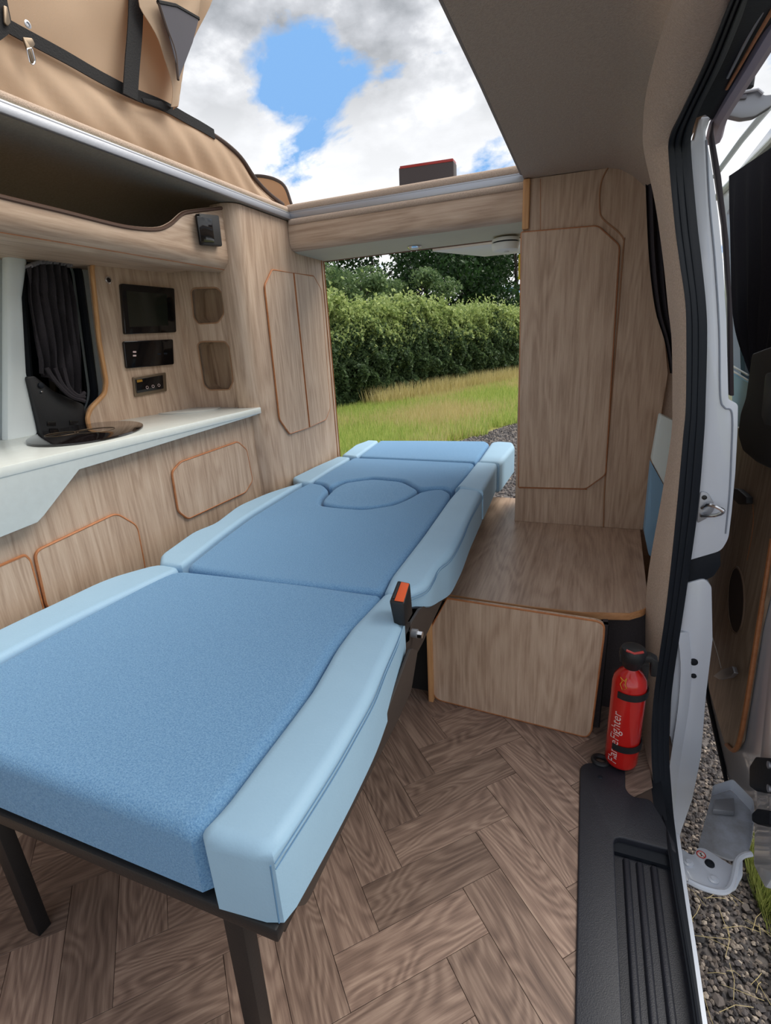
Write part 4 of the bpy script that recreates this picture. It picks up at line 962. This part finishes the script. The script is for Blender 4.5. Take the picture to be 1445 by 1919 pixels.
# back section (middle)
Bfab = zp_([(346, 1060), (500, 1084), (716, 1107), (730, 1080), (790, 1002), (838, 935), (845, 921), (830, 914), (808, 915), (785, 920), (760, 934), (735, 944), (683, 952), (630, 948), (600, 944), (603, 930), (616, 915), (606, 906), (580, 902), (552, 916), (470, 966), (420, 1002)], 'B')
cushion('back_cushion', Bfab, ZT['B']-.002, .10, .016, fabric, corner=.02, step=.014)
Eov = zp_([(606, 943), (604, 935), (625, 914), (645, 903), (700, 896), (755, 901), (786, 917), (752, 936), (728, 944), (683, 950), (640, 948)], 'B')
cushion('lumbar_pad', Eov, ZT['B']-.001, .09, .014, fabric, corner=.03, step=.012)
BR = zp_([(718, 1110), (732, 1079), (792, 1003), (840, 936), (852, 922), (860, 915), (905, 920), (881, 967), (865, 1005), (845, 1040), (822, 1060), (812, 1080), (800, 1098), (770, 1112), (735, 1114)], 'B')
b2 = cushion('side_bolster', BR, ZT['B']+.004, .115, .018, vinyl, lift=lambda x, y: .07*min(1, max(0, (1.10-y)/.2))**1.5, corner=[.006]+[.02]*3+[.006, .006, .006]+[.03]*6+[.02, .01])
stitch(b2, [p+Vector((.0015, -.001, -.008)) for p in zp_([(905, 924), (881, 967), (865, 1005), (845, 1040), (822, 1060), (812, 1080), (798, 1100), (770, 1113)], 'B')], gap=.006)
BL = zp_([(300, 1040), (298, 1058), (340, 1061), (416, 1001), (466, 965), (550, 914), (570, 904), (545, 910), (500, 924), (440, 948), (400, 982), (362, 996)], 'B')
for p in BL: p.x = max(p.x, XC+.004)
cushion('side_bolster', BL, ZT['B']+.003, .095, .013, vinyl, corner=[.01, .01, .006, .05, .05, .01, .004, .004, .04, .04, .03, .03])
# upper back section
Cf = zp_([(584, 902), (606, 904), (618, 912), (640, 901), (700, 893), (757, 898), (788, 914), (812, 912), (832, 911), (848, 917), (868, 895), (890, 867), (780, 861), (662, 857), (628, 876)], 'C')
cushion('upper_back_cushion', Cf, ZT['C'], .09, .014, fabric, corner=.02, step=.014)
CRr = zp_([(850, 918), (872, 893), (893, 866), (933, 868), (920, 895), (905, 922), (862, 913)], 'C')
b3 = cushion('side_bolster', CRr, ZT['C']+.004, .11, .015, vinyl, corner=[.005, .03, .008, .012, .03, .006, .005])
CL_ = zp_([(582, 903), (560, 903), (545, 895), (590, 874), (634, 855), (658, 857), (624, 876)], 'C')
for p in CL_: p.x = max(p.x, XC+.004)
cushion('side_bolster', CL_, ZT['C']+.002, .09, .013, vinyl, corner=.012)
# head section
Df = zp_([(672, 855), (780, 860), (892, 865), (917, 830), (910, 826), (800, 825), (712, 825)], 'D')
cushion('head_cushion', Df, ZT['D'], .085, .014, fabric, corner=.012)
DL_ = zp_([(640, 853), (668, 856), (710, 826), (690, 825), (665, 834)], 'D')
cushion('side_bolster', DL_, ZT['D']+.003, .09, .014, vinyl, corner=.012)
DR_ = zp_([(895, 865), (920, 829), (935, 827), (962, 829), (965, 836), (938, 868)], 'D')
cushion('side_bolster', DR_, ZT['D']+.003, .13, .018, vinyl, corner=.012)
MB().box(-.36, -.34, 2.02, 2.1, .36, .42).put('hinge', grey_m, bed, .002)
# frame: pan under the seat, side rails, legs, brackets
xr = -.283
rows = [Vector((-1.06, .304, .392)), Vector((-.39, .304, .392)), Vector((xr+.003, .304, .392)), Vector((xr-.005, .36, .385)), Vector((xr-.02, .90, .385)), Vector((-1.05, .90, .385))]
MB().prism(rows, (0, 0, -1), .022).put('seat_pan', black, bed, .004)
MB().prism([Vector((-.42, .33, .39)), Vector((xr+.002, .315, .39)), Vector((xr+.002, .36, .37)), Vector((xr-.008, .33, .345))], (-1, 0, 0), .02).put('front_gusset', black, bed, .002)
MB().prism(fil([Vector((xr+.005, y, z)) for y, z in ((.33, .392), (.62, .402), (.78, .45), (.82, .42), (.77, .36), (.70, .355), (.5, .36), (.36, .355))], .01), (-1, 0, 0), .006).put('side_rail', brown, bed, .001)
bx_ = -.296
br = [P(a, b, x=bx_) for a, b in ((840, 1098), (817, 1119), (787, 1142), (770, 1170), (761, 1190), (759, 1210), (760, 1250), (765, 1257), (792, 1205), (808, 1171), (831, 1122), (862, 1060))]
MB().prism(fil(br, .004), (-1, 0, 0), .006).put('hinge_bracket', brown, bed, .001)
MB().tube([P(772, 1186, x=bx_), P(772, 1186, x=bx_)+XN*.012], .009, 12).put('bolt_collar', grey_m, bed)
MB().tube([P(772, 1187, x=bx_)+XN*.010, P(772, 1187, x=bx_)+XN*.022], .0075, 6).put('bolt', chrome, bed)
MB().box(-1.03, -.33, .93, 2.3, .385, .40).put('back_pan', black, bed, .003)
MB().prism([Vector((-.33, .96, .41)), Vector((-.33, 2.1, .42)), Vector((-.33, 2.1, .39)), Vector((-.33, .96, .37))], (-1, 0, 0), .01).put('side_rail', black, bed)
lx = P(68, 1745, z=0)
def leg(x, y, lean): return MB().prism([Vector((x-.016, y-.012, 0)), Vector((x+.016, y-.012, 0)), Vector((x+.016, y+.012, 0)), Vector((x-.016, y+.012, 0))], Vector((lean, 0, 1)), .368)
leg(lx.x, .36, -.01).put('leg', black, bed, .002)
ft = P(482, 1919, x=-.43); lt_ = P(432, 1695, y=.36)
leg(lt_.x+.004, .36, .02).put('leg', black, bed, .002)
MB().box(-.385, -.36, .33, .39, .345, .37).put('leg_bracket', black, bed, .002)
MB().lathe([(.008, 0), (.008, .02)], Vector((-.86, .33, .35)), ZN, 12).put('leg_knob', black, bed)
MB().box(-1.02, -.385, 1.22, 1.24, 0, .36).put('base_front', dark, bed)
MB().box(-.405, -.385, 1.24, 2.0, 0, .36).put('base_side', black, bed)
# black tray corner seen by the cupboard
MB().prism([P(a, b, z=.47) for a, b in ((478, 926), (515, 903), (548, 891), (575, 902), (520, 925))], (0, 0, -1), .01).put('corner_gusset', plastic, bed)

# seat belt buckle
kb = thing('seat_belt_buckle', P(765, 1170, x=-.285), 'black seat belt buckle with orange release button at the bed hinge', 'buckle')
bo_ = P(752, 1172, x=-.29); bt = P(752, 1100, x=-.29)
axu = (bt-bo_).normalized()
YK = .80
f0 = [P(a, b, y=YK) for a, b in ((729, 1128), (757, 1133), (764, 1170), (760, 1176), (739, 1172))]
def bq(px, py, y): return P(px, py, y=y)
V = [bq(729, 1127, .775), bq(756, 1131, .775), bq(774, 1118, .825), bq(768, 1092, .825), bq(752, 1088, .825),
     bq(739, 1170, .775), bq(759, 1175, .775), bq(773, 1150, .825), bq(773, 1146, .825), bq(765, 1140, .825)]
tri_top = [bq(729, 1127, .775), bq(757, 1131, .775), bq(769, 1092, .822), bq(745, 1087, .822)]
bot = [bq(738, 1170, .775), bq(760, 1175, .775), bq(774, 1150, .822), bq(752, 1146, .822)]
mk('housing', tri_top+bot, [[0, 1, 2, 3], [7, 6, 5, 4], [0, 4, 5, 1], [1, 5, 6, 2], [2, 6, 7, 3], [3, 7, 4, 0]], plastic, kb, .003)
tn = (tri_top[1]-tri_top[0]).cross(tri_top[3]-tri_top[0]).normalized()
if tn.z < 0: tn = -tn
def lerp2(u, v): return (tri_top[0]*(1-u)+tri_top[1]*u)*(1-v)+(tri_top[3]*(1-u)+tri_top[2]*u)*v
MB().prism([lerp2(.34, .05), lerp2(.96, .05), lerp2(.96, .93), lerp2(.34, .93)], tn, .002).put('release_button', orange, kb, .0008)
MB().prism([lerp2(.14, .15), lerp2(.3, .15), lerp2(.3, .85), lerp2(.14, .85)], tn, .0008).put('slot', gloss, kb)
MB().prism([P(a, b, x=-.30) for a, b in ((750, 1165), (766, 1165), (764, 1200), (752, 1210))], XN, .004).put('stalk', plastic, kb, .001)

# ================================================================== OUTSIDE
GZ = -.55
grassm = pbr('grass_soil', (112, 128, 62), .95, noise=(3, (150, 140, 92), .25), bump=(40, .5), spec=.05)
gsz = 60
gr = struct('ground', MB().box(-70, 40, -15, 90, GZ-.2, GZ-.02), grassm)
def leafmat(name, c1, c2, tr=.35):
    m = bpy.data.materials.new(name); m.use_nodes = True; t = m.node_tree; b = t.nodes['Principled BSDF']; out = t.nodes['Material Output']
    g = t.nodes.new('ShaderNodeNewGeometry'); col = ramp(g.outputs['Random Per Island'], [(0, lin(c1)), (1, lin(c2))], tree=t)
    t.links.new(col, b.inputs['Base Color']); b.inputs['Roughness'].default_value = .5; b.inputs['Specular IOR Level'].default_value = .3
    tr_ = t.nodes.new('ShaderNodeBsdfTranslucent'); t.links.new(col, tr_.inputs[0]); mx = t.nodes.new('ShaderNodeMixShader'); mx.inputs[0].default_value = tr
    t.links.new(b.outputs[0], mx.inputs[1]); t.links.new(tr_.outputs[0], mx.inputs[2]); t.links.new(mx.outputs[0], out.inputs[0]); return m
def fastmesh(name, V, nper, m, parent=None, kind=None, org=(0, 0, 0)):
    """V: (n, nper, 3) polygons"""
    n = V.shape[0]; me = bpy.data.meshes.new(name); b = np.array(base(parent) if parent else org)
    me.vertices.add(n*nper); me.vertices.foreach_set('co', (V.reshape(-1, 3)-b).astype(np.float32).ravel())
    me.loops.add(n*nper); me.loops.foreach_set('vertex_index', np.arange(n*nper, dtype=np.int32))
    me.polygons.add(n); me.polygons.foreach_set('loop_start', np.arange(0, n*nper, nper, dtype=np.int32))
    me.update(calc_edges=True); me.validate(); me.materials.append(m)
    o = bpy.data.objects.new(name, me); C.objects.link(o)
    if parent: o.parent = parent
    else: o.location = org
    BASE[o.name] = Vector(b)
    if kind: o['kind'] = kind
    return o
def leaves(ctr, size, droop=0.0):
    """little diamond leaves at the centres"""
    n = len(ctr); a = RNG.normal(size=(n, 3)); a /= np.linalg.norm(a, axis=1)[:, None]; b = RNG.normal(size=(n, 3)); b -= (a*b).sum(1)[:, None]*a; b /= np.linalg.norm(b, axis=1)[:, None]
    s = (size*(.6+.8*RNG.random(n)))[:, None]
    return np.stack([ctr-a*s, ctr+b*s*.55, ctr+a*s, ctr-b*s*.55], 1)
def near(px, py, z): p = P(px, py, z=z); return p
h0 = near(540, 786, GZ); h1 = near(1010, 700, GZ)     # foot of the hedge
hd_ = (h1-h0); hlen = hd_.length; hdir = hd_.normalized(); hn = Vector((hdir.y, -hdir.x, 0))
if hn.y > 0: hn = -hn
hedge = thing('trimmed_hedge', h0+hdir*hlen*.5, 'long dense green hedge behind the grass verge seen through rear opening', 'hedge')
HT = 2.35
nl = 185000
u = RNG.random(nl); v = RNG.random(nl); face = RNG.random(nl)
_lk = [(RNG.uniform(10, 190), RNG.uniform(-22, 22), RNG.uniform(0, 6.28)) for _ in range(22)]
lump = lambda u, v: sum(.035*np.sin(u*a_+v*b_+c_) for a_, b_, c_ in _lk)
top_h = lambda u: HT*(1+.05*np.sin(u*19)+.04*np.sin(u*53)+.03*np.sin(u*131))*(1.03-.12*u)
x = np.empty((nl, 3)); d = np.array(hdir); nn = np.array(hn); h0a = np.array(h0)
uu = -.2+1.6*u
isf = face < .72
hh = top_h(uu)
vz = np.where(isf, v, 1.0)
outw = np.where(isf, lump(uu, vz)+.25*np.sin(vz*3.14)-RNG.exponential(.10, nl), -RNG.random(nl)*1.6)
zz = GZ+np.where(isf, hh*v, hh+.0)+np.where(isf, 0, RNG.exponential(.09, nl)+.06*np.sin(uu*160)*RNG.random(nl))
pos = h0a+uu[:, None]*hlen*d+outw[:, None]*nn; pos[:, 2] = zz
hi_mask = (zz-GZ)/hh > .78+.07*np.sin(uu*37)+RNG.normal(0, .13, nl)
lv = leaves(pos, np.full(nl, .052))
lm_dark = leafmat('hedge_leaf_dark', (44, 66, 40), (104, 126, 84)); lm_top = leafmat('hedge_leaf_new_sunlit', (128, 150, 88), (194, 206, 134))  # new growth paler still: sunlit top and darker face put into leaf colours
fastmesh('foliage', lv[~hi_mask], 4, lm_dark, hedge, 'stuff'); fastmesh('sunlit_new_growth', lv[hi_mask], 4, lm_top, hedge, 'stuff')
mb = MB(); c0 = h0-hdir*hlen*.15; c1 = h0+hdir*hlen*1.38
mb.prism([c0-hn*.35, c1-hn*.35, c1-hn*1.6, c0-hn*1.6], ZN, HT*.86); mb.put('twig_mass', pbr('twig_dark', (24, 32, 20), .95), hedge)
# shoots sticking out of the top
sh_ = []
for i in range(150):
    uq = RNG.random()*1.2-.1; b_ = h0a+uq*hlen*d-nn*RNG.random()*.8; hq = float(top_h(np.array([uq]))[0]); L_ = .15+.35*RNG.random()
    k = 26; t_ = RNG.random(k)
    c_ = b_+np.stack([RNG.normal(0, .05, k), RNG.normal(0, .05, k), GZ+hq+t_*L_-b_[2]], 1); c_[:, 2] = GZ+hq+t_*L_; sh_.append(c_)
fastmesh('shoots', leaves(np.concatenate(sh_), np.full(150*26, .05)), 4, lm_top, hedge, 'stuff')
# trees
tl_a = leafmat('tree_leaf_dark', (26, 50, 28), (62, 92, 48)); tl_b = leafmat('tree_leaf_mid', (70, 98, 62), (128, 150, 100)); bark = pbr('bark', (50, 44, 38), .9, bump=(20, .6))
def tree(px, D, hgt, wid, nleaf, m, label, low=.25, ls=.10, blobs=16):
    b_ = EYE+ray(px, 640)*(D/ray(px, 640).y); b_.z = GZ
    t_ = thing('field_tree' if m == tl_a else 'hedgerow_bush', b_, label, 'tree' if m == tl_a else 'bush', 'trees behind the hedge' if m == tl_a else None)
    mb = MB(); mb.tube([b_, b_+Vector((.1, 0, hgt*.35)), b_+Vector((-.1, .1, hgt*.8))], [.22*hgt/9, .16*hgt/9, .05], 8); mb.put('trunk', bark, t_)
    cs = []
    brm = MB()
    for i in range(blobs):
        a = RNG.random()*6.283; r = wid*.5*math.sqrt(RNG.random()); z = GZ+hgt*(low+(1-low)*RNG.random()*.92); k = 1-.4*abs((z-GZ)/hgt-.6)
        c_ = np.array([b_.x+r*math.cos(a)*k, b_.y+r*math.sin(a)*k, z]); rad = wid*(.09+.09*RNG.random()); q = nleaf//blobs
        w_ = RNG.normal(size=(q, 3)); w_ /= np.linalg.norm(w_, axis=1)[:, None]; rr = rad*(RNG.random(q)**.4)[:, None]
        cs.append(c_+w_*rr*np.array([1.25, 1.25, .8])); brm.tube([Vector((b_.x, b_.y, max(GZ+hgt*.15, z-hgt*.25))), Vector(c_)], [.06*hgt/9, .02], 5)
    brm.put('branches', bark, t_); fastmesh('foliage', leaves(np.concatenate(cs), np.full((nleaf//blobs)*blobs, ls)), 4, m, t_, 'stuff')
tree(600, 26, 6.4, 7.5, 11250, tl_a, 'dark leafy tree standing furthest left behind the hedge')
tree(705, 27, 6.9, 7.5, 11250, tl_a, 'tall dark tree behind hedge, just left of the downlight')
tree(800, 28, 6.8, 7.0, 12000, tl_a, 'dense dark tree behind the hedge below the downlight')
tree(880, 29, 7.2, 8.0, 13500, tl_a, 'densest dark tree behind hedge left of the smoke alarm')
tree(965, 30, 7.4, 8.0, 10500, tl_a, 'dark tree with open branches beside the wardrobe edge')
tree(655, 19, 4.2, 4.0, 14000, tl_b, 'pale green bush rising above the hedge at its left end', low=.35, ls=.07, blobs=18)
tree(775, 23, 4.6, 3.6, 9000, tl_b, 'smaller grey-green bush above the middle of the hedge', low=.4, ls=.07, blobs=14)
# distant tree line closing the horizon
fn = MB(); 
# grass: blades over the verge, straw tufts at the hedge foot
def blades(n, xs, ys, h, w, hz=GZ-.01):
    c_ = np.stack([xs, ys, np.full(n, hz)], 1); a = RNG.random(n)*6.283; dr = np.stack([np.cos(a), np.sin(a), np.zeros(n)], 1); ln = (RNG.random(n)*.5)[:, None]*np.stack([np.cos(a*3+1), np.sin(a*3+1), np.zeros(n)], 1)
    H_ = (h*(.5+.9*RNG.random(n)))[:, None]; tip = c_+np.array([0, 0, 1])*H_+ln*H_; return np.stack([c_-dr*w, c_+dr*w, tip], 1)
gp0 = near(860, 826, GZ); gp1 = near(975, 789, GZ)    # gravel edge
pdv = (gp1-gp0).normalized(); pnv = Vector((pdv.y, -pdv.x, 0))
if pnv.x < 0: pnv = -pnv
def verge_points(n):
    dist = 5.5+RNG.random(n)**1.6*17; ang = RNG.random(n); x0 = -.62*dist-.4; x1 = -.05*dist
    xs = x0+(x1-x0)*ang; ys = dist
    side = (xs-gp0.x)*pnv.x+(ys-gp0.y)*pnv.y + .12*np.sin(ys*5)
    hs = (xs-h0.x)*nn[0]+(ys-h0.y)*nn[1]
    ok = (side < 0) & (hs > -.1); return xs[ok], ys[ok]
gm1 = leafmat('grass_green', (140, 168, 76), (208, 214, 128)); gm2 = leafmat('grass_straw', (186, 174, 112), (222, 208, 156))
verge = thing('grass_verge', (-3, 9, GZ), 'unmown green and straw grass verge between hedge and gravel track', 'grass')
xs, ys = verge_points(150000); pat = np.sin(xs*1.7+ys*.6)+np.sin(ys*1.1-xs*.9)+RNG.normal(0, .8, len(xs)); g_ = pat < .35
fastmesh('green_blades', blades(g_.sum(), xs[g_], ys[g_], np.full(g_.sum(), .16), .009), 3, gm1, verge, 'stuff')
fastmesh('straw_blades', blades((~g_).sum(), xs[~g_], ys[~g_], np.full((~g_).sum(), .20), .006), 3, gm2, verge, 'stuff')
n = 9000; uq = RNG.random(n)*.9+.18; off = .1+RNG.random(n)*.7; ps = h0a+uq[:, None]*hlen*d+off[:, None]*nn
fastmesh('tall_straw', blades(n, ps[:, 0], ps[:, 1], np.full(n, .42), .010), 3, gm2, verge, 'stuff')
verge['kind'] = 'stuff'
# gravel: bed + stones
gravel = pbr('gravel_bed', (112, 106, 104), .95, noise=(35, (70, 66, 66), .2), bump=(60, 1))
e0 = gp0-pdv*14; e1 = gp1+pdv*14
gb = struct('gravel_track', MB().prism([e0, e1, e1+pnv*9, e0+pnv*9], (0, 0, -1), .03, .008), gravel)
def stone_mesh(seed):
    r = np.random.default_rng(seed); bm = bmesh.new(); bmesh.ops.create_icosphere(bm, subdivisions=1, radius=1)
    for v_ in bm.verts: v_.co *= .75+.45*r.random(); v_.co.z *= .6
    me = bpy.data.meshes.new('stone'); bm.to_mesh(me); bm.free(); return me
def stonemat():
    m = bpy.data.materials.new('gravel_stone'); m.use_nodes = True; t = m.node_tree; b = t.nodes['Principled BSDF']
    g = t.nodes.new('ShaderNodeNewGeometry'); oi = t.nodes.new('ShaderNodeObjectInfo'); ad_ = t.nodes.new('ShaderNodeMath'); t.links.new(g.outputs['Random Per Island'], ad_.inputs[0]); t.links.new(oi.outputs['Random'], ad_.inputs[1])
    fr2 = t.nodes.new('ShaderNodeMath'); fr2.operation = 'FRACT'; t.links.new(ad_.outputs[0], fr2.inputs[0])
    col = ramp(fr2.outputs[0], [(0, lin((46, 44, 46))), (.45, lin((78, 73, 74))), (.8, lin((104, 94, 88))), (1, lin((160, 148, 136)))], tree=t); t.links.new(col, b.inputs['Base Color']); b.inputs['Roughness'].default_value = .8; return m
stm = stonemat(); sms = [stone_mesh(s_) for s_ in range(8)]
for s_ in sms: s_.materials.append(stm)
cnt = 0; placed = []
random.seed(3)
while cnt < 300:
    px, py = random.uniform(1268, 1450), random.uniform(1560, 1925)
    p = P(px, py, z=GZ)
    if px < 1285 or any((p.x-q.x)**2+(p.y-q.y)**2 < .011**2 for q in placed[-120:]): continue
    placed.append(p); o = bpy.data.objects.new('stone', sms[cnt % 8]); C.objects.link(o); o.parent = gb
    s_ = random.uniform(.0045, .0085)*(2.2 if cnt % 60 == 0 else 1); o.scale = (s_, s_*random.uniform(.7, 1.2), s_); o.location = Vector((p.x, p.y, GZ))-BASE['gravel_track']; o.rotation_euler = (0, 0, random.uniform(0, 6.28)); cnt += 1
# remaining stones as stuff: low tetra-ish pebbles
def pebbles(n, xs, ys, r):
    a0 = RNG.random(n)*6.283; tris = []
    c_ = np.stack([xs, ys, np.full(n, GZ-.002)], 1); rr = r*(.5+RNG.random(n)); k = 5
    ring = [c_+np.stack([np.cos(a0+i*6.283/k)*rr*(.7+.5*RNG.random(n)), np.sin(a0+i*6.283/k)*rr*(.7+.5*RNG.random(n)), np.zeros(n)], 1) for i in range(k)]
    apex = c_+np.stack([rr*.3*RNG.normal(size=n), rr*.3*RNG.normal(size=n), rr*.75], 1)
    V = np.concatenate([np.stack(ring+[apex], 1)], 1); base_ = np.arange(n)[:, None]*6
    F = np.concatenate([base_+np.array([[i, (i+1) % k, 5]]) for i in range(k)], 0); return V.reshape(-1, 3), F
def pebmesh(name, V, F, parent):
    me = bpy.data.meshes.new(name); b = np.array(base(parent)); me.from_pydata((V-b).tolist(), [], F.tolist()); me.materials.append(stm)
    o = bpy.data.objects.new(name, me); C.objects.link(o); o.parent = parent; o['kind'] = 'stuff'; return o
n = 48000; xs = .1+RNG.random(n)*1.5; ys = .6+RNG.random(n)**1.2*3.2; V, F = pebbles(n, xs, ys, .0062); pebmesh('near_gravel', V, F, gb)
n = 14000; tt = RNG.random(n)*9-3; ss = RNG.random(n)*2.4; xs = gp0.x+pdv.x*tt+pnv.x*ss; ys = gp0.y+pdv.y*tt+pnv.y*ss; V, F = pebbles(n, xs, ys, .016); pebmesh('far_gravel', V, F, gb)
# grass clump by the door
cl = thing('grass_clump', (.75, 1.3, GZ), 'tufts of green grass with dry stalks growing in gravel below the door', 'grass')
n = 14000; q = [P(random.uniform(1372, 1520), random.uniform(1595, 1900), z=GZ) for _ in range(n)]
qa = np.array([tuple(v_) for v_ in q]); w_ = np.sin(qa[:, 0]*23)+np.sin(qa[:, 1]*19+1)+RNG.normal(0, .5, n); dd_ = qa[:, 0]*1-.56
k_ = (w_ > -.1) & (dd_ > -.02*1)
fastmesh('blades', blades(k_.sum(), qa[k_, 0], qa[k_, 1], np.full(k_.sum(), .07), .0016), 3, leafmat('clump_green', (104, 122, 58), (176, 180, 106)), cl, 'stuff')
ds_ = MB()
for i in range(26):
    p = P(random.uniform(1290, 1450), random.uniform(1660, 1900), z=GZ+.01); a = random.uniform(0, 6.28); L_ = random.uniform(.03, .10)
    ds_.tube([p, p+Vector((math.cos(a)*L_*.5, math.sin(a)*L_*.5, .01)), p+Vector((math.cos(a+.12)*L_, math.sin(a+.12)*L_, .004))], .0006, 4)
o = ds_.put('dry_stalks', pbr('straw', (196, 178, 128), .8), cl); o['kind'] = 'stuff'
cl['kind'] = 'stuff'
